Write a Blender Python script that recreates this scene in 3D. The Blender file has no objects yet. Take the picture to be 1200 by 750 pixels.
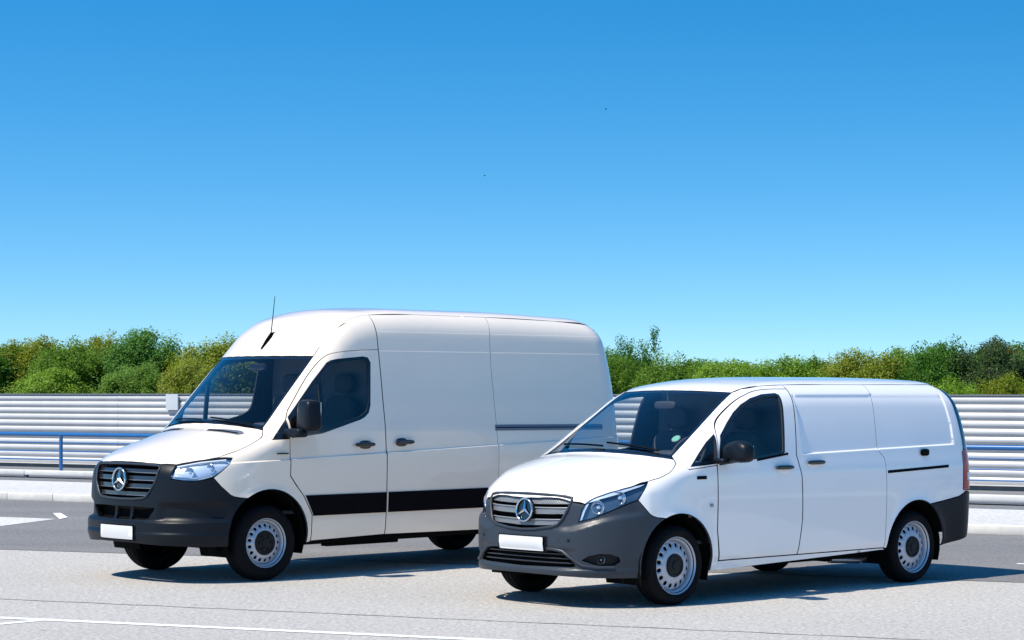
import bpy, bmesh, math, random
import numpy as np
from mathutils import Vector, Matrix
from mathutils.geometry import delaunay_2d_cdt

# ------------------------------------------------------------------ camera, sky, sun, exposure
scene = bpy.context.scene
COL = scene.collection
CAM_H = 1.772
cam_data = bpy.data.cameras.new("camera")
cam = bpy.data.objects.new("camera", cam_data)
COL.objects.link(cam)
cam.location = (0, 0, CAM_H)
cam.rotation_euler = (math.radians(90), 0, 0)
cam_data.sensor_width = 36.0
cam_data.lens = 2560.0 / 1200.0 * 36.0
cam_data.shift_y = (457.5 - 375.0) / 1200.0
cam_data.clip_end = 5000.0
scene.camera = cam

SUN_EL, SUN_AZ = math.radians(58.5), math.radians(-121.0)      # azimuth from +Y, clockwise
world = bpy.data.worlds.new("World")
scene.world = world
world.use_nodes = True
wn, wl = world.node_tree.nodes, world.node_tree.links
wn.clear()
w_out = wn.new("ShaderNodeOutputWorld")
w_bg = wn.new("ShaderNodeBackground")
w_sky = wn.new("ShaderNodeTexSky")
w_sky.sky_type = 'NISHITA'
w_sky.sun_disc = False
w_sky.sun_elevation = SUN_EL
w_sky.sun_rotation = SUN_AZ
w_sky.altitude = 0.0
w_sky.air_density = 1.3
w_sky.dust_density = 0.3
w_sky.ozone_density = 3.5
w_tc = wn.new("ShaderNodeTexCoord")
w_map = wn.new("ShaderNodeMapping")
w_map.inputs['Scale'].default_value = (1, 1, 2.0)
w_map.inputs['Location'].default_value = (0, 0, .10)
w_hsv = wn.new("ShaderNodeHueSaturation")
w_hsv.inputs['Saturation'].default_value = 1.45
w_hsv.inputs['Hue'].default_value = .495
wl.new(w_tc.outputs['Generated'], w_map.inputs['Vector'])
wl.new(w_map.outputs['Vector'], w_sky.inputs['Vector'])
wl.new(w_sky.outputs['Color'], w_hsv.inputs['Color'])
wl.new(w_hsv.outputs['Color'], w_bg.inputs['Color'])
wl.new(w_bg.outputs['Background'], w_out.inputs['Surface'])
w_bg.inputs['Strength'].default_value = 0.14

sun_data = bpy.data.lights.new("sun", 'SUN')
sun_data.energy = 4.75
sun_data.angle = math.radians(0.53)
sun_data.color = (1.0, 0.92, 0.79)
sun = bpy.data.objects.new("sun", sun_data)
COL.objects.link(sun)
to_sun = Vector((math.sin(SUN_AZ) * math.cos(SUN_EL), math.cos(SUN_AZ) * math.cos(SUN_EL), math.sin(SUN_EL)))
sun.rotation_euler = to_sun.to_track_quat('Z', 'Y').to_euler()
sun.location = to_sun * 60

scene.view_settings.view_transform = 'Standard'
scene.view_settings.look = 'None'
scene.view_settings.exposure = 0.40
scene.view_settings.gamma = 1.0
scene.cycles.max_bounces = 8
scene.cycles.transparent_max_bounces = 12
scene.cycles.caustics_reflective = False
scene.cycles.caustics_refractive = False

rng = random.Random(7)

# ------------------------------------------------------------------ materials
def mat(name, color, rough=.5, metal=0., coat=0., spec=.5, noise=None, bump=None, emit=None):
    m = bpy.data.materials.new(name)
    m.use_nodes = True
    nt = m.node_tree
    b = nt.nodes["Principled BSDF"]
    b.inputs['Base Color'].default_value = (*color, 1)
    b.inputs['Roughness'].default_value = rough
    b.inputs['Metallic'].default_value = metal
    b.inputs['Coat Weight'].default_value = coat
    b.inputs['Coat Roughness'].default_value = .03
    b.inputs['Specular IOR Level'].default_value = spec
    tc = nt.nodes.new("ShaderNodeTexCoord")
    if noise:                                   # (scale, amount, detail): brightness variation
        n = nt.nodes.new("ShaderNodeTexNoise")
        n.inputs['Scale'].default_value = noise[0]
        n.inputs['Detail'].default_value = noise[2]
        nt.links.new(tc.outputs['Object'], n.inputs['Vector'])
        mr = nt.nodes.new("ShaderNodeMapRange")
        mr.inputs['From Min'].default_value = .3
        mr.inputs['From Max'].default_value = .7
        mr.inputs['To Min'].default_value = 1 - noise[1]
        mr.inputs['To Max'].default_value = 1 + noise[1]
        nt.links.new(n.outputs['Fac'], mr.inputs['Value'])
        mx = nt.nodes.new("ShaderNodeMix")
        mx.data_type = 'RGBA'
        mx.blend_type = 'MULTIPLY'
        mx.inputs[0].default_value = 1
        mx.inputs[6].default_value = (*color, 1)
        nt.links.new(mr.outputs['Result'], mx.inputs[7])
        nt.links.new(mx.outputs[2], b.inputs['Base Color'])
    if bump:                                    # (scale, strength, distance)
        n2 = nt.nodes.new("ShaderNodeTexNoise")
        n2.inputs['Scale'].default_value = bump[0]
        n2.inputs['Detail'].default_value = 4
        nt.links.new(tc.outputs['Object'], n2.inputs['Vector'])
        bp = nt.nodes.new("ShaderNodeBump")
        bp.inputs['Strength'].default_value = bump[1]
        bp.inputs['Distance'].default_value = bump[2]
        nt.links.new(n2.outputs['Fac'], bp.inputs['Height'])
        nt.links.new(bp.outputs['Normal'], b.inputs['Normal'])
    return m

def glass_mat(name, tint, rough=.0, f0=.07):
    m = bpy.data.materials.new(name)
    m.use_nodes = True
    nt = m.node_tree
    nt.nodes.clear()
    o = nt.nodes.new("ShaderNodeOutputMaterial")
    t = nt.nodes.new("ShaderNodeBsdfTransparent")
    t.inputs['Color'].default_value = (*tint, 1)
    gl = nt.nodes.new("ShaderNodeBsdfGlossy")
    gl.inputs['Roughness'].default_value = rough
    gl.inputs['Color'].default_value = (.95, .97, 1, 1)
    lw = nt.nodes.new("ShaderNodeLayerWeight")          # same reflectance from both faces of the pane
    lw.inputs['Blend'].default_value = .5
    pw = nt.nodes.new("ShaderNodeMath"); pw.operation = 'POWER'
    pw.inputs[1].default_value = 5.0
    ma = nt.nodes.new("ShaderNodeMath"); ma.operation = 'MULTIPLY_ADD'
    ma.inputs[1].default_value = 1 - f0
    ma.inputs[2].default_value = f0
    mx = nt.nodes.new("ShaderNodeMixShader")
    nt.links.new(lw.outputs['Facing'], pw.inputs[0])
    nt.links.new(pw.outputs[0], ma.inputs[0])
    nt.links.new(ma.outputs[0], mx.inputs['Fac'])
    nt.links.new(t.outputs[0], mx.inputs[1])
    nt.links.new(gl.outputs[0], mx.inputs[2])
    nt.links.new(mx.outputs[0], o.inputs['Surface'])
    return m

M = dict(
    paint_warm=mat("white_paint_warm", (.92, .785, .635), .24, coat=1., noise=(2.0, .012, 2)),
    paint_cool=mat("white_paint_cool", (.91, .875, .84), .24, coat=1., noise=(2.0, .012, 2)),
    plastic=mat("dark_grey_plastic", (.005, .0078, .0125), .40, spec=.2, noise=(300, .10, 2), bump=(700, .10, .001)),
    plastic2=mat("mid_grey_plastic", (.028, .037, .050), .38, spec=.35, noise=(300, .10, 2), bump=(700, .10, .001)),
    gloss=mat("black_gloss_trim", (.006, .006, .007), .10, coat=.5),
    stripe=mat("black_moulding", (.001, .001, .003), .5, spec=.06),
    trim=mat("dark_interior_trim", (.030, .033, .038), .7),
    trim2=mat("grey_interior_trim", (.13, .14, .155), .75, noise=(60, .15, 3)),
    fabric=mat("dark_seat_fabric", (.055, .06, .068), .9, noise=(120, .25, 3)),
    liner=mat("black_underbody", (.003, .003, .003), .9, spec=.1),
    chrome=mat("bright_chrome", (.66, .66, .67), .14, metal=1.),
    satin=mat("satin_silver", (.34, .35, .37), .32, metal=.9),
    slat=mat("grille_gunmetal", (.018, .020, .024), .25, coat=.5),
    rim=mat("silver_steel_wheel", (.46, .49, .54), .36, metal=.35, noise=(25, .06, 3)),
    cap=mat("black_hub_cap", (.007, .009, .011), .5, spec=.25),
    tyre=mat("tyre_rubber", (.005, .005, .006), .8, spec=.15, noise=(40, .25, 3)),
    plate=mat("blank_white_plate", (.70, .70, .70), .35, coat=.3),
    lamp=mat("lamp_reflector", (.75, .80, .88), .16, metal=.85),
    lamp_dark=mat("lamp_housing_dark", (.06, .09, .14), .25),
    lamp_pale=mat("lamp_housing_pale", (.66, .73, .82), .25, metal=.25),
    amber=mat("amber_indicator", (.70, .40, .22), .3),
    red=mat("red_tail_lens", (.42, .004, .006), .2, coat=.4),
    rail=mat("grey_slide_rail", (.16, .18, .22), .35, metal=.4),
    sticker=mat("green_sticker", (.10, .36, .27), .5),
    white=mat("white_plastic", (.8, .8, .8), .4),
    screen=glass_mat("windscreen_glass", (.93, .96, .98), f0=.045),
    sideglass=glass_mat("side_window_glass", (.62, .65, .65), f0=.05),
    lens=glass_mat("clear_lamp_lens", (.93, .96, 1.0), .01),
)

# ------------------------------------------------------------------ object helpers
def link(o, parent=None):
    COL.objects.link(o)
    if parent is not None:
        o.parent = parent
    return o

def empty(name, loc=(0, 0, 0), rz=0., parent=None):
    o = bpy.data.objects.new(name, None)
    o.empty_display_size = .2
    o.location = loc
    o.rotation_euler = (0, 0, rz)
    return link(o, parent)

def tag(o, label=None, cat=None, group=None, kind=None):
    if label: o['label'] = label
    if cat: o['category'] = cat
    if group: o['group'] = group
    if kind: o['kind'] = kind
    return o

def mesh_of(name, verts, faces, mats, midx=None, smooth=True, normals=None):
    me = bpy.data.meshes.new(name)
    me.from_pydata([tuple(map(float, v)) for v in verts], [], [tuple(map(int, f)) for f in faces])
    for m in mats:
        me.materials.append(m)
    n = len(me.polygons)
    if midx is not None:
        me.polygons.foreach_set("material_index", np.asarray(midx, np.int32))
    me.polygons.foreach_set("use_smooth", np.full(n, bool(smooth)))
    me.update()
    if normals is not None:
        me.normals_split_custom_set_from_vertices([tuple(map(float, v)) for v in normals])
    return me

def obj(name, me, parent=None, loc=None, rot=None):
    o = bpy.data.objects.new(name, me)
    if loc is not None: o.location = loc
    if rot is not None: o.rotation_euler = rot
    return link(o, parent)

def bm_obj(name, bm, m, parent=None, loc=None, rot=None, smooth_angle=None):
    me = bpy.data.meshes.new(name)
    bmesh.ops.recalc_face_normals(bm, faces=bm.faces)
    if smooth_angle is not None:
        for f in bm.faces: f.smooth = True
        for e in bm.edges:
            if len(e.link_faces) == 2 and e.calc_face_angle(0) > math.radians(smooth_angle):
                e.smooth = False
    bm.to_mesh(me)
    bm.free()
    me.materials.append(m)
    return obj(name, me, parent, loc, rot)

def bm_box(bm, c, size, bevel=0., rot=None, seg=2):
    r = bmesh.ops.create_cube(bm, size=1.)
    vs = r['verts']
    bmesh.ops.scale(bm, vec=size, verts=vs)
    if bevel > 0:
        es = list({e for v in vs for e in v.link_edges})
        rb = bmesh.ops.bevel(bm, geom=es, offset=bevel, segments=seg, affect='EDGES', profile=.5)
        vs = list({v for f in rb['faces'] for v in f.verts} | {v for v in vs if v.is_valid})
    if rot is not None:
        bmesh.ops.rotate(bm, cent=(0, 0, 0), matrix=rot, verts=vs)
    bmesh.ops.translate(bm, vec=c, verts=vs)
    return vs

def box(name, c, size, m, parent=None, bevel=0., rot=None, seg=2):
    bm = bmesh.new()
    bm_box(bm, c, size, bevel, rot, seg)
    return bm_obj(name, bm, m, parent, smooth_angle=35 if bevel else None)

def tube_bm(bm, pts, r, seg=10, cap=True):
    pts = [Vector(p) for p in pts]
    rad = r if isinstance(r, (list, tuple)) else [r] * len(pts)
    rings = []
    for i, p in enumerate(pts):
        d = (pts[min(i + 1, len(pts) - 1)] - pts[max(i - 1, 0)]).normalized()
        up = Vector((0, 0, 1)) if abs(d.z) < .9 else Vector((1, 0, 0))
        a = d.cross(up).normalized()
        b = d.cross(a)
        rings.append([bm.verts.new(p + (a * math.cos(t) + b * math.sin(t)) * rad[i])
                      for t in [2 * math.pi * k / seg for k in range(seg)]])
    for i in range(len(rings) - 1):
        for k in range(seg):
            bm.faces.new((rings[i][k], rings[i][(k + 1) % seg], rings[i + 1][(k + 1) % seg], rings[i + 1][k]))
    if cap:
        bm.faces.new(rings[0]); bm.faces.new(rings[-1])

def tube(name, pts, r, m, parent=None, seg=10):
    bm = bmesh.new()
    tube_bm(bm, pts, r, seg)
    return bm_obj(name, bm, m, parent, smooth_angle=50)

def lathe(name, prof, m, parent=None, seg=48, closed=False, loc=None, sharp=40):
    """profile (radius, y) turned round the y axis"""
    bm = bmesh.new()
    rings = []
    for r, y in prof:
        if r < 1e-6:
            rings.append([bm.verts.new((0, y, 0))])
        else:
            rings.append([bm.verts.new((r * math.cos(t), y, r * math.sin(t)))
                          for t in [2 * math.pi * k / seg for k in range(seg)]])
    pairs = list(zip(rings[:-1], rings[1:]))
    if closed: pairs.append((rings[-1], rings[0]))
    for A, B in pairs:
        for k in range(seg):
            a, b = A[k % len(A)], A[(k + 1) % len(A)]
            c, d = B[(k + 1) % len(B)], B[k % len(B)]
            f = [v for i, v in enumerate((a, b, c, d)) if v not in (a, b, c, d)[:i]]
            if len(f) > 2: bm.faces.new(f)
    return bm_obj(name, bm, m, parent, loc, smooth_angle=sharp)

# ------------------------------------------------------------------ planar triangulation of outlines
def inside(poly, pts):
    x, y = pts[:, 0], pts[:, 1]
    c = np.zeros(len(pts), bool)
    j = len(poly) - 1
    for i in range(len(poly)):
        xi, yi = poly[i]; xj, yj = poly[j]
        if yi != yj:
            c ^= ((yi > y) != (yj > y)) & (x < (xj - xi) * (y - yi) / (yj - yi) + xi)
        j = i
    return c

def near(poly, pts, d):
    out = np.zeros(len(pts), bool)
    a = poly; b = np.roll(poly, -1, 0)
    for p, q in zip(a, b):
        v = q - p; l2 = max(v @ v, 1e-12)
        t = np.clip(((pts - p) @ v) / l2, 0, 1)
        out |= np.hypot(*(pts - p - t[:, None] * v).T) < d
    return out

def densify(poly, h):
    out = []
    for p, q in zip(poly, np.roll(poly, -1, 0)):
        n = max(1, int(math.ceil(np.hypot(*(q - p)) / h)))
        out += [p + (q - p) * k / n for k in range(n)]
    return np.array(out)

def area2(p):
    q = np.roll(p, -1, 0)
    return (p[:, 0] * q[:, 1] - q[:, 0] * p[:, 1]).sum()

def grow(poly, d):
    """offset outward by d (negative: shrink)"""
    p = np.asarray(poly, float)
    if area2(p) < 0: p = p[::-1]
    e = np.roll(p, -1, 0) - p
    L = np.maximum(np.hypot(*e.T), 1e-9)
    n = np.stack([e[:, 1], -e[:, 0]], 1) / L[:, None]
    m = n + np.roll(n, 1, 0)
    m /= np.maximum((m * m).sum(1), .5)[:, None] / 2
    return p + m * d

def rounded(poly, r, n=5):
    p = np.asarray(poly, float); out = []
    for i in range(len(p)):
        a, b, c = p[i - 1], p[i], p[(i + 1) % len(p)]
        u, v = a - b, c - b
        lu, lv = np.hypot(*u), np.hypot(*v)
        k = min(r, lu * .45, lv * .45)
        A, B = b + u / lu * k, b + v / lv * k
        for t in np.linspace(0, 1, n):
            out.append((1 - t) ** 2 * A + 2 * t * (1 - t) * b + t * t * B)
    return np.array(out)

def chaikin(pts, n=2):
    p = np.asarray(pts, float)
    for _ in range(n):
        q = [p[0]]
        for a, b in zip(p[:-1], p[1:]): q += [a * .75 + b * .25, a * .25 + b * .75]
        p = np.array(q + [p[-1]])
    return [tuple(a) for a in p]

def triangulate(loops, h, extra=None):
    loops = [np.asarray(l, float) for l in loops]
    lo, hi = loops[0].min(0), loops[0].max(0)
    xs = np.arange(lo[0] + h * .5, hi[0], h); ys = np.arange(lo[1] + h * .5, hi[1], h * .9)
    pts = np.zeros((0, 2))
    if len(xs) and len(ys):
        X, Y = np.meshgrid(xs, ys); X = X + (np.arange(len(ys)) % 2 * h * .5)[:, None]
        pts = np.stack([X.ravel(), Y.ravel()], 1)
        ok = inside(loops[0], pts)
        for l in loops[1:]: ok &= ~inside(l, pts)
        pts = pts[ok]
        for l in loops: pts = pts[~near(l, pts, h * .45)]
        if extra is not None and len(extra):
            ex = np.asarray(extra, float)
            ok = inside(loops[0], ex)
            for l in loops[1:]: ok &= ~inside(l, ex)
            ex = ex[ok]
            for l in loops: ex = ex[~near(l, ex, .004)]
            if len(ex):
                keep = np.ones(len(pts), bool)
                for i, p in enumerate(pts):
                    m_ = np.abs(ex[:, 0] - p[0]) < h
                    if m_.any() and (np.abs(ex[m_, 1] - p[1]) < h * .5).any(): keep[i] = False
                pts = np.concatenate([pts[keep], ex])
    V, E = [], []
    for l in loops:
        b = len(V); n = len(l)
        V += [Vector(p) for p in l]
        E += [(b + k, b + (k + 1) % n) for k in range(n)]
    V += [Vector(p) for p in pts]
    r = delaunay_2d_cdt(V, E, [], 0, 1e-6)
    P = np.array([tuple(v) for v in r[0]]); T = np.array([tuple(f) for f in r[2] if len(f) == 3])
    c = P[T].mean(1)
    ok = inside(loops[0], c)
    for l in loops[1:]: ok &= ~inside(l, c)
    return P, T[ok]

# ------------------------------------------------------------------ van body surfaces
def pchip(pts):
    x=np.array([p[0] for p in pts],float); y=np.array([p[1] for p in pts],float)
    h=np.diff(x); d=np.diff(y)/h; m=np.zeros_like(x)
    for i in range(1,len(x)-1):
        if d[i-1]*d[i]>0:
            w1=2*h[i]+h[i-1]; w2=h[i]+2*h[i-1]; m[i]=(w1+w2)/(w1/d[i-1]+w2/d[i])
    m[0]=d[0]; m[-1]=d[-1]
    def f(q):
        q=np.asarray(q,float); i=np.clip(np.searchsorted(x,q)-1,0,len(x)-2)
        t=(q-x[i])/h[i]; tc=np.clip(t,0,1)
        t2=tc*tc; t3=t2*tc
        r=(2*t3-3*t2+1)*y[i]+(t3-2*t2+tc)*h[i]*m[i]+(-2*t3+3*t2)*y[i+1]+(t3-t2)*h[i]*m[i+1]
        return r+np.where(t<0,t*h[i]*m[i],0)+np.where(t>1,(t-1)*h[i]*m[i+1],0)
    return f
def smax(a,b,k):
    h=np.maximum(k-np.abs(a-b),0)/k
    return np.maximum(a,b)+h*h*k*.25
def sstep(a,b,x):
    t=np.clip((x-a)/(b-a),0,1); return t*t*(3-2*t)
class Body:
    S0,Y0=-.25,.45; R=.5
    def __init__(self,top,front,rear,width,bow,crown,plan,kf,kr,kt,detail,zlow):
        self.zc=pchip(top); self.F=pchip(front); self.Rr=pchip(rear); self.W=pchip(width)
        self.bow,self.crown,self.plan,self.kf,self.kr=bow,crown,plan,kf,kr
        self.kt=pchip(kt); self.detail=detail; self.zlow=zlow
    def g(self,s,y,z):
        ay=np.abs(y)
        dv=self.detail(s,ay,z)
        gs=ay-self.W(z)-dv[0]
        q=s-self.bow*y*y
        e=1e-3; sl=(self.zc(q+e)-self.zc(q-e))/(2*e)
        gt=(z-self.zc(q)+self.crown*y*y-dv[2])/np.sqrt(1+sl*sl)
        sf=(self.F(z+e)-self.F(z-e))/(2*e)
        b,c=self.plan
        gf=(self.F(z)+b*y*y+c*y**4-s-dv[1])/np.sqrt(1+sf*sf+(2*b*y+4*c*y**3)**2)
        gr=s-self.Rr(z)+.06*y*y
        g=smax(gs,gf,self.kf); g=smax(g,gr,self.kr)
        return smax(g,gt,self.kt(s))
    def cast(self,o,d,tmax=2.6):
        o=np.asarray(o,float); d=np.asarray(d,float)
        lo=np.zeros(len(o)); hi=np.full(len(o),tmax)
        for _ in range(26):
            m=(lo+hi)/2; p=o+d*m[:,None]
            ins=self.g(p[:,0],p[:,1],p[:,2])<0
            lo=np.where(ins,m,lo); hi=np.where(ins,hi,m)
        return o+d*lo[:,None]
    def normal(self,P):
        e=2e-3; n=np.empty_like(P)
        for i in range(3):
            q=P.copy(); q[:,i]+=e; r=P.copy(); r[:,i]-=e
            n[:,i]=self.g(*q.T)-self.g(*r.T)
        return n/np.linalg.norm(n,axis=1)[:,None]
    def lift(self,dom,p):
        p=np.asarray(p,float); n=len(p); o=np.zeros((n,3)); d=np.zeros((n,3))
        if dom=='side': o[:,0]=p[:,0]; o[:,2]=p[:,1]; d[:,1]=1
        elif dom=='top': o[:,0]=p[:,0]; o[:,1]=p[:,1]; o[:,2]=self.zlow; d[:,2]=1
        elif dom=='rear': o[:,0]=3.0; o[:,1]=p[:,0]; o[:,2]=p[:,1]; d[:,0]=1
        elif dom=='wrap':
            a=np.abs(p[:,0]); sg=np.where(p[:,0]<0,-1.,1.)
            A1=self.Y0+self.R*math.pi/2
            th=np.clip((a-self.Y0)/self.R,0,math.pi/2)
            o[:,0]=self.S0+np.maximum(a-A1,0); o[:,1]=np.minimum(a,self.Y0)*sg; o[:,2]=p[:,1]
            o[:,1]=np.where(a>A1,0,o[:,1])
            d[:,0]=-np.cos(th); d[:,1]=np.sin(th)*sg
        return self.cast(o,d)
    def todom(self,dom,P):
        P=np.asarray(P,float)
        if dom=='side': return P[:,[0,2]]
        if dom=='top': return P[:,[0,1]]
        if dom=='rear': return P[:,[1,2]]
        s,y,z=P.T; ay=np.abs(y); sg=np.where(y<0,-1.,1.)
        A1=self.Y0+self.R*math.pi/2
        th=np.arctan2(ay-self.Y0,self.S0-s)
        a=np.where(s>self.S0,A1+s-self.S0,np.where(ay<self.Y0,ay,self.Y0+self.R*th))
        return np.stack([a*sg,z],1)
# small van (V) and large van (S)
def arch_flare(s,z,cs,cz,R,A=.016,w=.05):
    d=np.hypot(s-cs,z-cz)
    return A*np.exp(-np.maximum(d-R,0)/w)*sstep(cz-.22,cz-.05,z)
def det_v(s,y,z):
    side=arch_flare(s,z,0,.34,.41)+arch_flare(s,z,3.2,.34,.42)
    zb=1.19+.022*(s-.5)
    up=sstep(zb-.002,zb+.011,z)*sstep(1.595,1.615,s)*(1-sstep(3.795,3.815,s+.16*np.maximum(z-1.45,0)))
    up=up*(1-sstep(1.715,1.74,z))
    side=side-.013*up
    side=side-.010*sstep(.40,.33,z)*sstep(.3,.5,s)
    fr=0*s
    # bumper: lower lip proud, crease under headlight
    fr=fr+.020*(sstep(.335,.30,z))-.012*sstep(.50,.46,z)*sstep(.30,.34,z)*sstep(.60,.5,y)
    # shoulder sweeping from the grille up under the headlight
    zs=.625+.13*sstep(.45,.95,y)
    sh=.03*sstep(zs-.02,zs+.05,z)*sstep(.30,.50,y)*sstep(-.30,-.45,s)
    side=side-sh*.8; fr=fr-sh
    return side,fr,0*s
V=Body(top=[(-1.1,.80),(-.85,.935),(-.74,.995),(-.49,1.115),(-.2,1.20),(-.05,1.232),(.05,1.285),(.45,1.525),(.85,1.76),(.97,1.812),(1.15,1.85),(1.45,1.88),(1.9,1.893),(2.9,1.895),(3.6,1.885),(4.1,1.855)],
 front=[(.2,-.85),(.3,-.885),(.45,-.89),(.6,-.885),(.8,-.865),(.95,-.84),(1.1,-.78)],
 rear=[(.2,4.14),(.45,4.19),(.8,4.19),(1.2,4.185),(1.45,4.16),(1.67,4.105),(1.8,4.065),(1.9,4.02)],
 width=[(.2,.90),(.35,.93),(.6,.955),(.85,.965),(1.05,.96),(1.2,.94),(1.42,.905),(1.66,.85),(1.78,.81),(1.9,.755)],
 bow=.22,crown=.08,plan=(.14,.10),kf=.55,kr=.24,kt=[(-.9,.10),(-.3,.12),(.1,.10),(.9,.12),(1.4,.2),(4,.22)],detail=det_v,zlow=.75)
def det_s(s,y,z):
    side=arch_flare(s,z,0,.40,.45)+arch_flare(s,z,3.924,.40,.45)
    zb=1.115+.034*s-.0*s*s
    side=side-.015*sstep(zb-.002,zb+.010,z)
    side=side-.0012*sstep(2.155,2.164,z)*sstep(.9,1.4,s)-.0012*sstep(2.345,2.354,z)*sstep(.9,1.4,s)
    # corner scallop in bumper
    sc=sstep(.575,.60,z)*sstep(.755,.70,z)*sstep(.52,.60,y)*sstep(-.40,-.52,s)
    side=side-.02*sc
    fr=-.03*sc+.03*sstep(.59,.555,z)+.012*sstep(.47,.45,z)
    side=side+.016*sstep(.59,.555,z)*sstep(-.30,-.45,s)
    return side,fr,0*s
S=Body(top=[(-1.3,.95),(-.95,1.11),(-.8,1.185),(-.6,1.265),(-.3,1.36),(-.2,1.39),(-.12,1.41),(-.03,1.49),(.2,1.735),(.59,2.145),(.7,2.262),(.82,2.385),(1.0,2.502),(1.3,2.582),(1.8,2.61),(3,2.61),(4,2.585),(5,2.55)],
 front=[(.3,-.93),(.36,-.96),(.5,-.985),(.8,-.975),(1.0,-.955),(1.1,-.93),(1.25,-.86)],
 rear=[(.3,4.82),(1.0,4.85),(1.75,4.835),(1.95,4.815),(2.26,4.76),(2.45,4.70),(2.6,4.65)],
 width=[(.3,.955),(.45,.985),(.8,1.005),(1.1,1.01),(1.3,1.0),(1.7,.95),(2.1,.892),(2.35,.852),(2.5,.82),(2.65,.78)],
 bow=.22,crown=.09,plan=(.17,.10),kf=.5,kr=.25,kt=[(-1,.08),(-.3,.12),(.1,.10),(.8,.14),(1.4,.22),(4,.24)],detail=det_s,zlow=.95)

class Van:
    def __init__(self, body, root, paint):
        self.B, self.root, self.paint = body, root, paint
    def pt(self, dom, p):
        return self.B.lift(dom, np.atleast_2d(np.asarray(p, float)))
    def panel(self, name, dom, loops, m, parent=None, off=0., thick=.02, h=.03, gap=.0025, m_in=None, mirror=False, label=None, smooth=0., rows=None, cols=None):
        """a plate cut from the body surface: outline loops (first outer, then openings) in the domain's own plane"""
        B = self.B
        L = []
        for i, l in enumerate(loops):
            l = np.asarray(l, float)
            if smooth: l = rounded(l, smooth)
            l = grow(l, -gap if i == 0 else gap * .5)
            L.append(densify(l, h * .8))
        ex = None
        if rows:                                  # finer rows of points along the pressed creases
            x0, x1 = L[0][:, 0].min(), L[0][:, 0].max(); ex = []
            for f in rows:
                for dz in (-.010, -.003, .000, .003, .006, .009, .012, .019):
                    ex += [(x, f(x) + dz) for x in np.arange(x0, x1, .03)]
        if cols:
            ex = (ex or []) + [(fx(z) + dx, z) for fx, za, zb in cols for dx in (-.014, -.007, -.002, .003, .008, .014) for z in np.arange(za, zb, .03)]
        P2, T = triangulate(L, h, ex)
        P = B.lift(dom, P2)
        N = B.normal(P)
        P = P + N * off
        # boundary edges
        cnt = {}
        for t in T:
            for a, b in ((t[0], t[1]), (t[1], t[2]), (t[2], t[0])):
                k = (min(a, b), max(a, b)); cnt[k] = cnt.get(k, 0) + 1
        c = np.cross(P[T[:, 1]] - P[T[:, 0]], P[T[:, 2]] - P[T[:, 0]])
        flip = (c * N[T].mean(1)).sum(1) < 0
        T = np.where(flip[:, None], T[:, ::-1], T)
        V = [P]; NN = [N]; F = [tuple(t) for t in T]; mi = [0] * len(T)
        n = len(P)
        if thick:
            V.append(P - N * thick); NN.append(-N)
            F += [tuple(t[::-1] + n) for t in T]; mi += [1] * len(T)
            base = 2 * n; ev, en = [], []
            opp = {}
            for t in T:
                for a, b, cc in ((t[0], t[1], t[2]), (t[1], t[2], t[0]), (t[2], t[0], t[1])):
                    if cnt[(min(a, b), max(a, b))] == 1:
                        i0 = base + len(ev)
                        d = np.cross(P[b] - P[a], N[a]); d /= max(np.linalg.norm(d), 1e-9)
                        ev += [P[a], P[b], P[b] - N[b] * thick, P[a] - N[a] * thick]
                        en += [d] * 4
                        F.append((i0, i0 + 3, i0 + 2, i0 + 1)); mi.append(1)
            V.append(np.array(ev)); NN.append(np.array(en))
        V = np.concatenate(V); NN = np.concatenate(NN)
        V = V * (-1, 1, 1); NN = NN * (-1, 1, 1)
        F = [f[::-1] for f in F]
        o = obj(name, mesh_of(name, V, F, [m, m_in or M['trim']], mi, True, NN), parent or self.root)
        if label: o['label'] = label
        if mirror:
            return o, self.flip(o, parent)
        return o
    def flip(self, o, parent=None):
        """the mirrored twin on the other side of the van"""
        me = o.data
        V = np.array([v.co[:] for v in me.vertices]) * (1, -1, 1)
        F = [tuple(p.vertices)[::-1] for p in me.polygons]
        mi = [p.material_index for p in me.polygons]
        NN = np.zeros((len(V), 3))
        if me.has_custom_normals:
            for l, c in zip(me.loops, me.corner_normals):
                NN[l.vertex_index] = c.vector[:]
            NN = NN * (1, -1, 1)
            q = mesh_of(me.name, V, F, list(me.materials), mi, True, NN)
        else:
            q = mesh_of(me.name, V, F, list(me.materials), mi, True)
            for i, p in enumerate(me.polygons): q.polygons[i].use_smooth = p.use_smooth
        return obj(o.name.split('.')[0], q, parent or o.parent)
    def flip_tree(self, o, parent=None):
        q = self.flip(o, parent) if o.type == 'MESH' else empty(o.name.split('.')[0], (0, 0, 0), 0, parent or o.parent)
        for c in list(o.children): self.flip_tree(c, q)
        return q
    def sweep(self, name, dom, pts, w, t, m, parent=None, off=0.):
        """a thin raised bead following the surface through the given points"""
        P = self.pt(dom, pts); N = self.B.normal(P)
        P = (P + N * off) * (-1, 1, 1)
        return tube(name, [tuple(p) for p in P], w, m, parent, 8)

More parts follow.
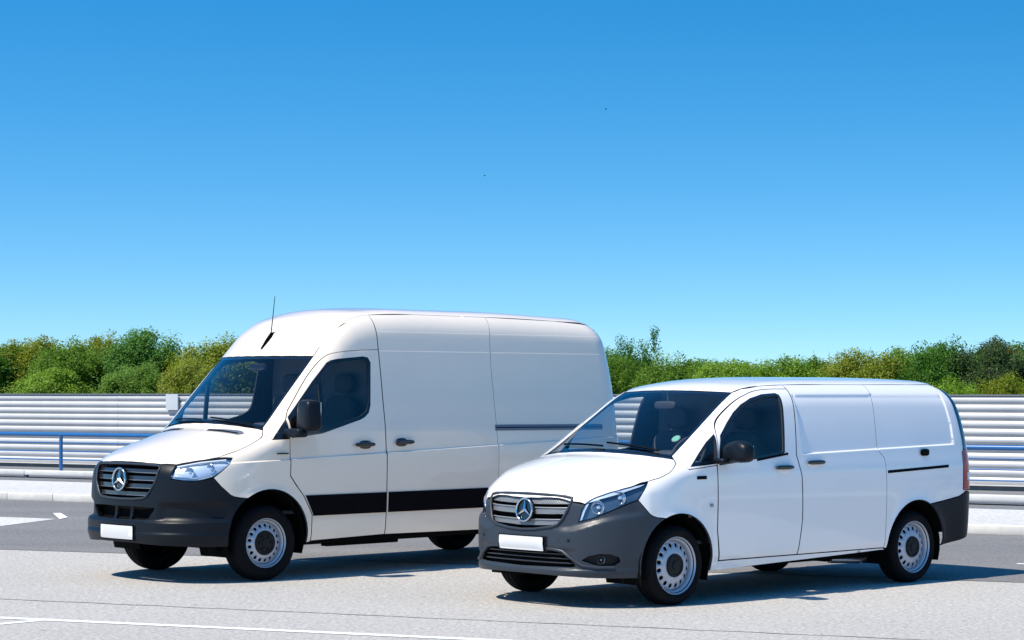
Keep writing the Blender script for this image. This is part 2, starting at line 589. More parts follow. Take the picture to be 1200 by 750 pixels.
def star_badge(van, dom, c2, r, parent, tilt=0., off=.012, disc=True):
    """three-pointed star in a ring"""
    p = van.pt(dom, [c2])[0]; n = van.B.normal(np.array([p]))[0]
    p = (p + n * off) * (-1, 1, 1)
    o = empty('star_badge', p, 0, parent)
    o.rotation_euler = (0, -tilt, math.pi / 2)             # local -y... ring axis = local y -> van +x
    o.rotation_euler = (Matrix.Rotation(tilt, 4, 'Y') @ Matrix.Rotation(-math.pi / 2, 4, 'Z')).to_euler()
    bm = bmesh.new(); seg, k2 = 40, 10
    rr = r * .085
    vs = [[bm.verts.new(((r - rr + rr * math.cos(b)) * math.cos(a), rr * math.sin(b), (r - rr + rr * math.cos(b)) * math.sin(a)))
           for b in [2 * math.pi * j / k2 for j in range(k2)]] for a in [2 * math.pi * i / seg for i in range(seg)]]
    for i in range(seg):
        for j in range(k2):
            bm.faces.new((vs[i][j], vs[(i + 1) % seg][j], vs[(i + 1) % seg][(j + 1) % k2], vs[i][(j + 1) % k2]))
    bm_obj('badge_ring', bm, M['chrome'], o, smooth_angle=60)
    bm = bmesh.new()
    top = bm.verts.new((0, r * .16, 0)); ring = []
    for k in range(6):
        a = math.pi / 2 + k * math.pi / 3
        q = r * .93 if k % 2 == 0 else r * .16
        ring.append(bm.verts.new((q * math.cos(a), r * .02 if k % 2 == 0 else 0, q * math.sin(a))))
    for k in range(6):
        bm.faces.new((top, ring[k], ring[(k + 1) % 6]))
    bm.faces.new(ring[::-1])
    bm_obj('badge_star', bm, M['chrome'], o)
    if disc:
        lathe('badge_disc', [(0, -r * .12), (r * .92, -r * .12), (r * .95, -r * .3), (0, -r * .35)], M['gloss'], o, 32)
    return o

def build_wheel(parent, loc, side, R, rim_r, cap_r, width, holes, hole_r, hole_sz, steer=0.):
    w = empty('wheel', loc, (0 if side > 0 else math.pi) + steer, parent)
    b = width / 2
    q = rim_r
    lathe('tyre', [(q - .02, b - .03), (q - .004, b - .006), (q + .02, b + .006), ((q + R) / 2, b + .012), (R - .028, b + .002), (R - .010, b - .014),
                   (R - .002, b - .032), (R, b - .046), (R - .008, b - .049), (R - .008, b - .057), (R, b - .060), (R, .008), (R - .009, .005), (R - .009, -.005),
                   (R, -.008), (R, -b + .060), (R - .008, -b + .057), (R - .008, -b + .049), (R, -b + .046), (R - .010, -b + .014), (R - .028, -b - .002), ((q + R) / 2, -b - .010), (q, -b + .01), (q - .02, -b + .03)],
          M['tyre'], w, 64, closed=True, sharp=50)
    f = b - .012
    lathe('rim', [(q - .034, f - .10), (q - .032, f - .050), (q - .028, f - .024), (q - .020, f - .013), (q - .013, f - .010), (q - .008, f + .002), (q - .001, f + .009), (q + .006, f + .006), (q + .007, f - .006), (q - .004, f - .016)], M['rim'], w, 64)
    yr = pchip([(cap_r * .8, f - .010), (cap_r + .012, f - .012), (hole_r - hole_sz * 1.5, f - .018), (hole_r, f - .028), (hole_r + hole_sz * 1.1, f - .038), (q - .030, f - .050)])
    out = [np.array([math.cos(t), math.sin(t)]) for t in np.linspace(0, 2 * math.pi, 97)[:-1]]
    loops = [np.array(out) * (q - .032), np.array(out[::2]) * cap_r * .92]
    for k in range(holes):
        a = 2 * math.pi * (k + .5) / holes
        u = np.array([math.cos(a), math.sin(a)]); v = np.array([-u[1], u[0]])
        loops.append(np.array([u * (hole_r + hole_sz * math.cos(t)) + v * hole_sz * .86 * math.sin(t) for t in np.linspace(0, 2 * math.pi, 15)[:-1]]))
    P, T = triangulate(loops, .016)
    rr = np.hypot(*P.T)
    V = np.stack([P[:, 0], yr(rr), P[:, 1]], 1)
    c = np.cross(V[T[:, 1]] - V[T[:, 0]], V[T[:, 2]] - V[T[:, 0]])
    T = np.where((c[:, 1] < 0)[:, None], T[:, ::-1], T)
    n = len(V)
    F = [tuple(t) for t in T]
    cnt = {}
    for t in T:
        for a_, b_ in ((t[0], t[1]), (t[1], t[2]), (t[2], t[0])): cnt[(a_, b_)] = 1
    V2 = V - (0, .006, 0)
    for (a_, b_) in list(cnt):
        if (b_, a_) not in cnt: F.append((a_, a_ + n, b_ + n, b_))
    me = mesh_of('wheel_disc', np.concatenate([V, V2]), F, [M['rim']], None, True)
    obj('wheel_disc', me, w)
    lathe('hub_cap', [(cap_r * .98, f - .03), (cap_r, f - .008), (cap_r * .95, f + .004), (cap_r * .80, f + .006), (cap_r * .72, f - .002), (cap_r * .40, f), (cap_r * .36, f + .008), (0, f + .010)], M['cap'], w, 32)
    if holes == 17:
        for k in range(6):
            a = 2 * math.pi * k / 6
            lathe('wheel_bolt', [(.011, f - .002), (.011, f + .010), (.006, f + .013), (0, f + .013)], M['cap'], w, 8, loc=(cap_r * .58 * math.cos(a), 0, cap_r * .58 * math.sin(a)))
    lathe('brake_drum', [(q - .03, f - .075), (.03, f - .085), (0, f - .085)], M['liner'], w, 32)
    return w

def liner(van, s, z, R, y0, y1, side):
    """dark inner wheel house"""
    bm = bmesh.new(); A = []
    for k in range(17):
        t = math.pi * (-.12 + 1.24 * k / 16)
        A.append((bm.verts.new((-s + R * math.cos(t), side * y0, z + R * math.sin(t))), bm.verts.new((-s + R * math.cos(t), side * y1, z + R * math.sin(t)))))
    for a, b in zip(A[:-1], A[1:]): bm.faces.new((a[0], b[0], b[1], a[1]))
    bm.faces.new([a[0] for a in A])
    return bm_obj('wheel_arch_liner', bm, M['liner'], van.root, smooth_angle=30)

def arc(cs, cz, R, a0, a1, n=16):
    return [(cs + R * math.cos(math.radians(a)), cz + R * math.sin(math.radians(a))) for a in np.linspace(a0, a1, n)]

def blob(name, c, size, m, parent, px=2.6, warp=None, rot=None, seg=20):
    """superellipsoid shell, optionally warped: mirror housings, headrests, cushions"""
    V, F = [], []
    sp = lambda v, e: math.copysign(abs(v) ** e, v)
    e = 2. / px
    for i in range(seg // 2 + 1):
        ph = -math.pi / 2 + math.pi * i / (seg // 2)
        for k in range(seg):
            th = 2 * math.pi * k / seg
            v = Vector((sp(math.cos(ph), e) * sp(math.cos(th), e), sp(math.cos(ph), e) * sp(math.sin(th), e), sp(math.sin(ph), e)))
            if warp: v = warp(v)
            V.append((v.x * size[0] / 2, v.y * size[1] / 2, v.z * size[2] / 2))
    for i in range(seg // 2):
        for k in range(seg):
            F.append((i * seg + k, i * seg + (k + 1) % seg, (i + 1) * seg + (k + 1) % seg, (i + 1) * seg + k))
    bm = bmesh.new()
    bv = [bm.verts.new(v) for v in V]
    for f in F:
        try: bm.faces.new([bv[i] for i in f])
        except ValueError: pass
    bmesh.ops.remove_doubles(bm, verts=bm.verts, dist=1e-5)
    if rot is not None: bmesh.ops.rotate(bm, cent=(0, 0, 0), matrix=rot, verts=bm.verts)
    bmesh.ops.translate(bm, vec=c, verts=bm.verts)
    return bm_obj(name, bm, m, parent, smooth_angle=60)

def bowl(name, p, r, m, parent, yaw=0., bulb=None):
    """concave lamp reflector opening forward, with the bulb in its middle"""
    o = lathe(name, [(r * .92, -.004), (r, .004), (r * .93, .006), (r * .85, -.004), (r * .62, -.018), (r * .30, -.026), (r * .28, -.010), (r * .20, .000), (0, .004)], m, parent, 24)
    o.data.transform(Matrix.Translation(Vector(p)) @ Matrix.Rotation(yaw - math.pi / 2, 4, 'Z'))
    return o

def interior(van, dash, wheel, seats, bulk, zfloor, mirror):
    R = van.root
    s0, s1, z0, z1, wy = dash
    # dashboard: swept section across the cab
    prof = [(s0, z1 - .03), (s0 + .12, z1), (s1 - .10, z1 + .02), (s1, z1 - .05), (s1 - .03, z1 - .22), (s1 - .12, z0), (s0, z0)]
    V, F = [], []
    ys = np.linspace(-wy, wy, 9)
    for y in ys:
        for s, z in prof: V.append((-s, y, z - .02 * (y / wy) ** 2))
    n = len(prof)
    for i in range(len(ys) - 1):
        for k in range(n): F.append((i * n + k, i * n + (k + 1) % n, (i + 1) * n + (k + 1) % n, (i + 1) * n + k))
    F += [tuple(range(n)), tuple(range((len(ys) - 1) * n, len(ys) * n))[::-1]]
    d = obj('dashboard', mesh_of('dashboard', V, F, [M['trim2']], None, False), R)
    blob('instrument_hood', (-s1 + .10, wheel[1], z1 + .035), (.26, .40, .12), M['trim'], d, 3)
    # steering wheel
    ws, wy_, wz, wr, wt = wheel
    st = empty('steering_wheel', (-ws, wy_, wz), 0, R)
    st.rotation_euler = (Matrix.Rotation(-wt, 4, 'Y') @ Matrix.Rotation(math.pi / 2, 4, 'Z')).to_euler()
    bm = bmesh.new(); seg, k2 = 36, 8
    vs = [[bm.verts.new(((wr + .016 * math.cos(b)) * math.cos(a), .016 * math.sin(b), (wr + .016 * math.cos(b)) * math.sin(a)))
           for b in [2 * math.pi * j / k2 for j in range(k2)]] for a in [2 * math.pi * i / seg for i in range(seg)]]
    for i in range(seg):
        for j in range(k2): bm.faces.new((vs[i][j], vs[(i + 1) % seg][j], vs[(i + 1) % seg][(j + 1) % k2], vs[i][(j + 1) % k2]))
    bm_obj('wheel_ring', bm, M['trim'], st, smooth_angle=60)
    blob('wheel_boss', (0, 0, 0), (.16, .07, .14), M['trim'], st, 3)
    for a in (0, math.pi, -math.pi / 2):
        tube('wheel_spoke', [(.06 * math.cos(a), 0, .06 * math.sin(a)), (wr * math.cos(a), 0, wr * math.sin(a))], .016, M['trim'], st, 8)
    for y in (.42, -.42):
        ss, sz, bz = seats
        e = empty('seat', (-ss, y, sz), 0, R)
        blob('cushion', (0.02, 0, 0), (.52, .50, .18), M['fabric'], e, 3.5)
        blob('backrest', (-.30, 0, (bz - sz) / 2), (.16, .50, bz - sz + .1), M['fabric'], e, 3.5, rot=None)
        blob('headrest', (-.34, 0, bz - sz + .16), (.10, .27, .20), M['fabric'], e, 3.2)
        box('seat_base', (0, 0, (zfloor - sz) / 2 - .05), (.42, .40, sz - zfloor - .1), M['trim'], e, .03)
    sb, zt, wb = bulk
    v_ = van
    v_.panel('seam_light_blocker', 'side', [[(sb - .09, zfloor), (sb + .10, zfloor), (sb + .13, zt - .16), (sb - .09, zt - .16)]], M['trim'], R, off=-.021, thick=.02, h=.06, gap=0, mirror=True)  # lining strip added behind the door seam to block daylight through the gap
    box('bay_light_blocker', (.28, 0, (zfloor + .62) / 2 + .05), (.62, 1.25, .50), M['liner'], R, .05)  # dark box added to stop sunlight leaking through the hollow nose
    blob('rear_view_mirror', (-mirror[0], 0, mirror[1]), (.05, .25, .075), M['trim'], R, 4)
    zz = np.linspace(zfloor, zt, 9)
    V = [(-sb, sg * min(wb, float(van.B.W(z)) - .07), z) for z in zz for sg in (-1, 1)]
    F = [(2 * i, 2 * i + 1, 2 * i + 3, 2 * i + 2) for i in range(8)]
    obj('bulkhead', mesh_of('bulkhead', V, F, [M['trim2']], None, False), R)
    box('cab_floor', (-(sb - .2) / 2 - .1, 0, zfloor), (sb - .2, 1.7, .03), M['trim'], R)

def mir(half):
    """closed symmetric outline from the y>=0 half, listed from centre front round to the centre rear"""
    h = [tuple(p) for p in half]
    return h + [(-a if k == 0 else a, b) for k, (a, b) in [(0, q) for q in reversed(h)] if abs(a) > 1e-9]

def mir_top(half):
    h = [tuple(p) for p in half]
    return h + [(s, -y) for s, y in reversed(h) if abs(y) > 1e-9]

def pts3(*groups):
    out = []
    for g in groups: out += [tuple(p) for p in g]
    return np.array(out, float)

def rope(name, pts, r, m, parent, seg=6):
    return tube(name, pts, r, m, parent, seg)

# ------------------------------------------------------------------ large van with the high roof
def large_van():
    B = S
    root = empty('panel_van', (-2.9401, 21.0201, 0), 0.7575 + math.pi)
    tag(root, 'large high-roof white panel van with black side stripe and tall aerial', 'van', 'parked delivery vans')
    v = Van(B, root, M['paint_warm']); P = v.paint
    side3 = lambda l: B.lift('side', l)
    W = lambda l: B.todom('wrap', np.asarray(l, float))
    q = lambda qq, y: (qq + B.bow * y * y, y)

    # hood and windscreen edges (top plane: s, y)
    hood_front = [(-.905, 0), (-.900, .15), (-.886, .32), (-.855, .48), (-.79, .637)]
    hood_side = [(-.70, .725), (-.595, .805), (-.481, .864)] + chaikin([(-.30, .902), (-.146, .908), (-.05, .890), (.02, .855), (.075, .795)])
    hood_rear = [q(-.062, y) for y in (.76, .6, .4, .2, 0)]
    v.panel('hood', 'top', [mir_top(hood_front + hood_side + hood_rear)], P, h=.035)
    ws_side = [q(a, y) for a, y in zip(np.linspace(-.042, .595, 12), np.linspace(.775, .742, 12))]
    ws_bot = [q(-.042, y) for y in (0, .2, .4, .6)]
    wt = lambda y: (.552 + .298 * y * y, y)
    ws_top = [wt(y) for y in (.6, .4, .2, 0)]
    scr = v.panel('windscreen', 'top', [mir_top(ws_bot + ws_side + ws_top)], M['screen'], off=-.004, thick=0, h=.05)
    cw = [q(-.085, y) for y in (0, .2, .4, .6, .76)] + [(.085, .79), q(-.035, .775)] + [q(-.035, y) for y in (.6, .4, .2, 0)]
    cowl = v.panel('cowl', 'top', [mir_top(cw)], M['gloss'], off=-.012, h=.05)
    # dark ceramic border of the screen
    inn = grow(mir_top(ws_bot + ws_side + ws_top), -.022)
    v.panel('screen_border', 'top', [mir_top(ws_bot + ws_side + ws_top), inn], M['gloss'], scr, off=-.007, thick=.003, h=.05)
    # roof
    gut = [(.80, .735), (.95, .722), (1.2, .708), (1.43, .703), (2.0, .708), (3.0, .712), (4.0, .71), (4.5, .70), (4.60, .64)]
    roof_half = [wt(0), wt(.2), wt(.4), wt(.6), q(.595, .742)] + gut + [(4.63, .5), (4.645, .25), (4.65, 0)]
    v.panel('roof', 'top', [mir_top(roof_half)], P, h=.05)
    for sg in (1, -1):
        v.panel('roof_joint', 'top', [[(s_, sg * (y_ + .02)) for s_, y_ in gut[:4]] + [(s_, sg * (y_ - .02)) for s_, y_ in gut[:4][::-1]]], P, off=-.0015, thick=.004, h=.03, gap=0)
    gut3 = B.lift('top', gut); gs = B.todom('side', gut3)
    ws3 = B.todom('side', B.lift('top', ws_side))
    hood_s3 = B.lift('top', hood_side)

    win = [(.275, 1.326), (.275, 1.52), (.417, 1.671), (.60, 1.862), (.785, 2.038), (.83, 2.06), (.90, 2.074), (1.221, 2.102), (1.284, 2.092), (1.311, 2.042), (1.261, 1.625), (1.23, 1.553), (1.18, 1.515), (1.125, 1.491), (.64, 1.363)]
    door_top = [(.252, 1.50), (.30, 1.585), (.338, 1.629), (.529, 1.857), (.65, 1.985), (.741, 2.067), (.80, 2.108), (.874, 2.134), (1.10, 2.160), (1.425, 2.172)]
    door_top = [(.252, 1.50)] + chaikin(door_top[1:])
    belt = [lambda x: 1.115 + .034 * x]
    belt3 = belt + [lambda x: 2.155 + 0 * x, lambda x: 2.345 + 0 * x]
    pil = [tuple(p) for p in ws3] + [tuple(p) for p in gs[:4]] + [(1.425, 2.40), (1.425, 2.172)] + door_top[::-1][1:] + [(.245, 1.49), (.08, 1.311)] + [(float(p[0]), float(p[2])) for p in hood_s3[-3:]]
    v.panel('roof_pillar', 'side', [pil], P, h=.03, mirror=True)
    tri = [(.085, 1.312), (.16, 1.395), (.245, 1.487), (.245, 1.322)]
    v.panel('pillar_trim', 'side', [tri], M['gloss'], h=.04, off=.001, mirror=True)
    # fender
    fend = pts3(hood_s3[2:], [(.076, .95, 1.311), (.25, .983, 1.318), (.245, 1, 1.20), (.236, 1, .972), (.30, 1, .885), (.392, 1, .785), (.50, 1, .60), (.50, 1, .345), (.452, 1, .335)],
                [(a, 1., b) for a, b in arc(0, .40, .455, -7, 123.5, 18)],
                [(-.33, .99, .787), (-.38, .978, .797), (-.416, .966, .813), (-.50, .94, .89), (-.567, .909, .972), (-.493, .934, 1.03), (-.417, .948, 1.095), (-.369, .928, 1.152), (-.42, .90, 1.156)])
    A1 = B.Y0 + B.R * math.pi / 2 - B.S0
    fe, _ = v.panel('fender', 'wrap', [W(fend)], P, h=.03, mirror=True, rows=[lambda x: 1.115 + .034 * (x - A1)])
    box('model_script', (-.155, 1.003, 1.182), (.13, .012, .010), M['stripe'], fe)
    # front door
    door = [(.25, 1.315)] + door_top + [(1.423, 1.70), (1.423, 1.374), (1.418, 1.10), (1.416, .372), (.505, .350), (.505, .60), (.40, .78), (.305, .89), (.241, .975), (.248, 1.20)]
    d = v.panel('front_door', 'side', [door, win], P, h=.03, gap=.003, rows=belt)
    h1 = rounded([(.375, 1.40), (.375, 1.585), (.64, 1.858), (.64, 1.412)], .03)
    h2 = rounded([(.685, 1.415), (.685, 1.905), (.80, 2.012), (.90, 2.048), (1.22, 2.074), (1.283, 2.05), (1.236, 1.64), (1.205, 1.57), (1.115, 1.522)], .05)
    v.panel('window_frame', 'side', [win, h1, h2], M['gloss'], d, off=-.002, h=.03, gap=.001)
    v.panel('window_pane', 'side', [grow(h1, .01)], M['sideglass'], d, off=-.012, thick=0, h=.04, gap=0)
    v.panel('window_pane', 'side', [grow(h2, .01)], M['sideglass'], d, off=-.012, thick=0, h=.04, gap=0)
    v.panel('door_moulding', 'side', [[(.415, .785), (1.412, .785), (1.412, .585), (.512, .585), (.512, .60)]], M['stripe'], d, off=.010, thick=.012, h=.05, m_in=M['stripe'])
    yy = float(B.lift('side', [(1.14, 1.25)])[0][1])
    blob('handle_grip', (-1.14, yy + .03, 1.250), (.25, .035, .042), M['gloss'], d, 3.2)
    blob('handle_cup', (-1.16, yy + .004, 1.248), (.16, .03, .085), M['gloss'], d, 2.4)
    mk = lambda vv: Vector((vv.x * (1 - .10 * vv.z), vv.y * (1 - .08 * vv.z), vv.z))
    RZ = Matrix.Rotation(math.radians(-12), 3, 'Z')
    ms = blob('door_mirror', (-.32, 1.185, 1.535), (.17, .25, .30), M['plastic'], root, 4.5, mk, RZ, 28)
    blob('mirror_arm', (-.245, 1.085, 1.375), (.13, .24, .085), M['plastic'], ms, 5)
    box('mirror_glass', (-.408, 1.185, 1.54), (.006, .19, .24), M['chrome'], ms, .0, RZ)
    v.flip_tree(d)
    # sliding door and rear quarter
    seam = [(2.984, float(gs[5][1])), (2.93, 2.30), (2.906, 2.0), (2.905, 1.60), (2.909, 1.181), (2.905, .80), (2.90, .36)]
    sld = [(1.421, .372), (1.424, 1.10), (1.429, 1.374), (1.429, 1.70), (1.431, 2.172)] + [tuple(gs[3])] + [tuple(gs[4])] + seam
    sd, sd2 = v.panel('sliding_door', 'side', [sld], P, h=.04, gap=.002, mirror=True, rows=belt3)
    st, _ = v.panel('door_moulding', 'side', [[(1.44, .785), (2.81, .787), (2.71, .583), (1.44, .585)]], M['stripe'], sd, off=.010, thick=.012, h=.06, m_in=M['stripe'], mirror=True)
    _.parent = sd2
    yy = float(B.lift('side', [(1.64, 1.265)])[0][1])
    for sg, pa in ((1, sd), (-1, sd2)):
        blob('handle_grip', (-1.645, sg * (yy + .03), 1.266), (.24, .035, .042), M['gloss'], pa, 3.2)
        blob('handle_cup', (-1.62, sg * (yy + .004), 1.264), (.15, .03, .085), M['gloss'], pa, 2.4)
    rear_line = [(.70, 2.50), (.74, 2.42), (.775, 2.26), (.81, 1.95), (.835, 1.6), (.86, 1.0), (.86, .62)]
    rl = B.todom('side', B.lift('rear', rear_line))
    qu = seam[::-1] + [tuple(gs[6]), tuple(gs[7])] + [tuple(p) for p in rl[1:]] + arc(3.924, .40, .455, 32, 187, 18) + [(3.46, .36)]
    ra, rb = v.panel('rear_quarter', 'side', [qu], P, h=.04, mirror=True, rows=belt3)
    r1, r2 = v.panel('slide_rail', 'side', [[(2.885, 1.425), (4.45, 1.415), (4.45, 1.352), (2.885, 1.360)]], M['rail'], off=.006, thick=.01, h=.08, mirror=True)
    v.panel('rail_slot', 'side', [[(2.89, 1.400), (4.44, 1.390), (4.44, 1.376), (2.89, 1.385)]], M['stripe'], r1, off=.008, thick=.003, h=.08)
    v.panel('rear_corner_bumper', 'side', [[(4.33, .58)] + [(p[0] - .004, p[1]) for p in B.todom('side', B.lift('rear', [(.86, .60), (.86, .40)]))] + [(4.35, .40)]], M['plastic'], h=.05, mirror=True)
    ry = [(y, z) for y, z in rear_line]
    v.panel('rear_door', 'rear', [mir([(0, 2.505), (.5, 2.50)] + ry[1:-1] + [(.86, .60), (0, .60)])], P, h=.06)
    v.panel('rear_bumper', 'rear', [mir([(0, .59), (.86, .59), (.86, .40), (0, .40)])], M['plastic'], h=.06, off=.03)
    v.panel('tail_light', 'rear', [[(.72, 1.05), (.83, 1.05), (.835, 1.45), (.74, 1.45)]], M['red'], off=.008, h=.06, mirror=True)

    # front bumper with grille and intake openings
    ft = B.lift('top', hood_front)
    top = W(ft)
    bh = [(0, .365), (.3, .362), (.55, .352)] + [tuple(p) for p in W([(-.72, .83, .342), (-.58, .93, .338), (-.455, 1, .338)])] \
        + [tuple(p) for p in W([(a, 1., b) for a, b in arc(0, .40, .455, 188, 124, 10)])] \
        + [tuple(p) for p in W([(-.33, .99, .785), (-.38, .978, .795), (-.416, .966, .811), (-.50, .94, .888), (-.567, .909, .970), (-.64, .87, .955), (-.704, .831, .943), (-.79, .73, .947), (-.862, .64, .962), (-.83, .637, 1.02)])] \
        + [tuple(p) for p in top[::-1]]
    gr = [(0, 1.088), (.30, 1.086), (.46, 1.080), (.492, 1.066), (.496, 1.03), (.475, .93), (.43, .84), (.385, .795), (.34, .778), (.2, .768), (0, .765)]
    it = [(0, .700), (.35, .698), (.485, .692), (.475, .665), (.42, .592), (.38, .583), (0, .578)]
    fb = v.panel('front_bumper', 'wrap', [mir(bh), mir(gr), mir(it)], M['plastic'], h=.03, gap=.002, m_in=M['plastic'])
    v.panel('intake_backing', 'wrap', [mir(grow_half(it, .03))], M['liner'], fb, off=-.08, thick=0, h=.06, gap=0)
    for k in (-1, 1):
        v.panel('intake_strut', 'wrap', [[(k * .13 - .02, .70), (k * .13 + .025, .70), (k * .13 + .01, .58), (k * .13 - .03, .58)]], M['plastic'], fb, off=-.045, thick=.02, h=.05)
    grl = empty('grille', (0, 0, 0), 0, root)
    v.panel('grille_backing', 'wrap', [mir(grow_half(gr, .03))], M['liner'], grl, off=-.07, thick=0, h=.06, gap=0)
    gw = pchip([(.76, .36), (.80, .39), (.84, .43), (.93, .475), (1.03, .496), (1.09, .50)])
    for zb, zt in ((1.018, 1.056), (.945, .985), (.872, .912), (.802, .836)):
        a = [(y, zb) for y in np.linspace(0, float(gw(zb)), 5)] + [(y, zt) for y in np.linspace(float(gw(zt)), 0, 5)]
        sl = v.panel('grille_slat', 'wrap', [mir(a)], M['slat'], grl, off=-.028, thick=.03, h=.05, gap=0, m_in=M['liner'])
        e = [(y, zb) for y in np.linspace(-float(gw(zb)), float(gw(zb)), 13)]
        v.sweep('slat_edge', 'wrap', e, .0045, 0, M['satin'], sl, -.026)
    v.sweep('grille_surround', 'wrap', [(-a, b) for a, b in gr[::-1]][1:-1] + [(0, 1.088)] + gr[1:-1] + [(0, .765)] + [(-a, b) for a, b in gr[::-1]][1:3], .011, 0, M['plastic2'], grl, .002)
    star_badge(v, 'wrap', (-.02, .945), .112, grl, math.radians(-4), .014)
    pl = v.panel('number_plate', 'wrap', [rounded([(-.262, .400), (.262, .400), (.262, .520), (-.262, .520)], .012)], M['plate'], fb, off=.016, thick=.006, h=.06, gap=0)
    v.panel('plate_holder', 'wrap', [[(-.285, .388), (.285, .388), (.285, .530), (-.285, .530)]], M['stripe'], fb, off=.008, thick=.02, h=.06, gap=0)
    # headlights
    hl = [(-.862, .64, .966), (-.83, .642, 1.03), (-.79, .640, 1.090), (-.70, .725, 1.112), (-.595, .808, 1.130), (-.48, .87, 1.152), (-.369, .928, 1.152), (-.392, .94, 1.12), (-.417, .948, 1.095), (-.493, .934, 1.03), (-.567, .909, .980), (-.64, .87, .958), (-.704, .831, .946), (-.79, .73, .950)]
    hw = W(hl)
    e = empty('headlight', (0, 0, 0), 0, root)
    v.panel('lens', 'wrap', [hw], M['lens'], e, thick=0, h=.03, gap=.002)
    v.panel('reflector', 'wrap', [grow(hw, -.004)], M['lamp_pale'], e, off=-.030, thick=0, h=.02, gap=0)
    for (ss, yy, zz), r in (((-.72, .76, 1.03), .050), ((-.56, .86, 1.06), .045)):
        p = B.lift('wrap', W([(ss, yy, zz)]))[0]; n = B.normal(np.array([p]))[0]; p = (p - n * .022) * (-1, 1, 1)
        bowl('projector', tuple(p), r, M['lamp'], e, .45)
    v.sweep('running_light', 'wrap', W([(-.80, .66, 1.075), (-.62, .785, 1.115), (-.42, .895, 1.135)]), .010, 0, M['white'], e, -.012)
    v.sweep('lower_light_bar', 'wrap', W([(-.845, .66, .985), (-.70, .82, .968), (-.58, .90, 1.0)]), .009, 0, M['lamp'], e, -.012)
    v.flip_tree(e)
    # wipers, hood vents, aerial
    for a, b in ((.66, .10), (-.02, -.58)):
        pp = []
        for t in np.linspace(0, 1, 7):
            y = a + (b - a) * t
            pp.append(q(-.036 + .022 * t, y))
        X = B.lift('top', pp); N = B.normal(X)
        tube('wiper', [tuple(x) for x in (X + N * .014) * (-1, 1, 1)], .008, M['stripe'], root, 6)
    vent = [(-.17, .24), (-.12, .20), (-.02, .60), (-.035, .66), (-.10, .64)]
    for sg in (1, -1):
        ve = v.panel('hood_vent', 'top', [[(s, sg * y) for s, y in vent]], M['rail'], off=.003, thick=.006, h=.04, gap=0)
        for t in (.3, .6):
            l = [(-.17 + .05 * t + k * .085 * (1 - .3 * t), sg * (.235 - .02 * t + k * .40)) for k in (.05, .5, .95)]
            v.sweep('vent_rib', 'top', l, .006, 0, M['stripe'], ve, .004)
    p = B.lift('top', [(.70, .05)])[0] * (-1, 1, 1)
    ae = empty('aerial', tuple(p), 0, root)
    bm = bmesh.new()
    prof = [(.085, -.075, .010), (.03, -.02, .030), (-.03, .035, .045), (-.075, .075, .012)]
    rings = []
    for x, z, hgt in prof:
        w_ = .010 + hgt * .35
        rings.append([bm.verts.new((x, -w_, z - .012)), bm.verts.new((x, w_, z - .012)), bm.verts.new((x - .005, w_ * .4, z + hgt)), bm.verts.new((x - .005, -w_ * .4, z + hgt))])
    for A, C in zip(rings[:-1], rings[1:]):
        for k in range(4): bm.faces.new((A[k], A[(k + 1) % 4], C[(k + 1) % 4], C[k]))
    bm.faces.new(rings[0]); bm.faces.new(rings[-1])
    bm_obj('aerial_base', bm, M['stripe'], ae, smooth_angle=40)
    tube('aerial_mast', [(-.035, 0, .06), (-.055, 0, .20), (-.085, 0, .44)], [.006, .0045, .003], M['stripe'], ae, 6)
    # wheels and underside
    for s_, sg in ((0, 1), (0, -1), (3.924, 1), (3.924, -1)):
        build_wheel(root, (-s_, sg * .845, .352), sg, .352, .230, .116, .215, 17, .164, .017, 0)
        liner(v, s_, .40, .452, .50, .95, sg)
    box('underbody', (-1.95, 0, .345), (4.7, 1.55, .10), M['liner'], root, .03)
    tube('front_axle', [(0, -.7, .33), (0, .7, .33)], .06, M['liner'], root)
    tube('rear_axle', [(-3.924, -.7, .33), (-3.924, .7, .33)], .06, M['liner'], root)
    box('mud_flap', (.50, .80, .30), (.03, .12, .11), M['liner'], root, .005)
    box('light_block_tray', (.36, 0, .42), (1.0, 1.45, .03), M['liner'], root)  # plate added so no sun leaks into the shadow under the front
    for y in (.86, -.86): box('sill_beam', (-1.93, y, .345), (2.9, .12, .06), M['liner'], root, .01)
    box('step_bracket', (-1.25, .80, .30), (.9, .10, .05), M['liner'], root, .01)
    interior(v, (.05, .52, 1.02, 1.37, .86), (.60, .42, 1.44, .195, math.radians(32)), (1.02, 1.0, 1.68), (1.44, 2.35, .86), .62, (.62, 2.0))
    return root

def grow_half(half, d):
    full = np.array(mir(half))
    g = grow(full, d)
    n = len(half)
    if area2(full) < 0: g = g[::-1]
    h = g[:n].copy()
    h[0, 0] = 0; h[-1, 0] = 0
    return [tuple(p) for p in h]


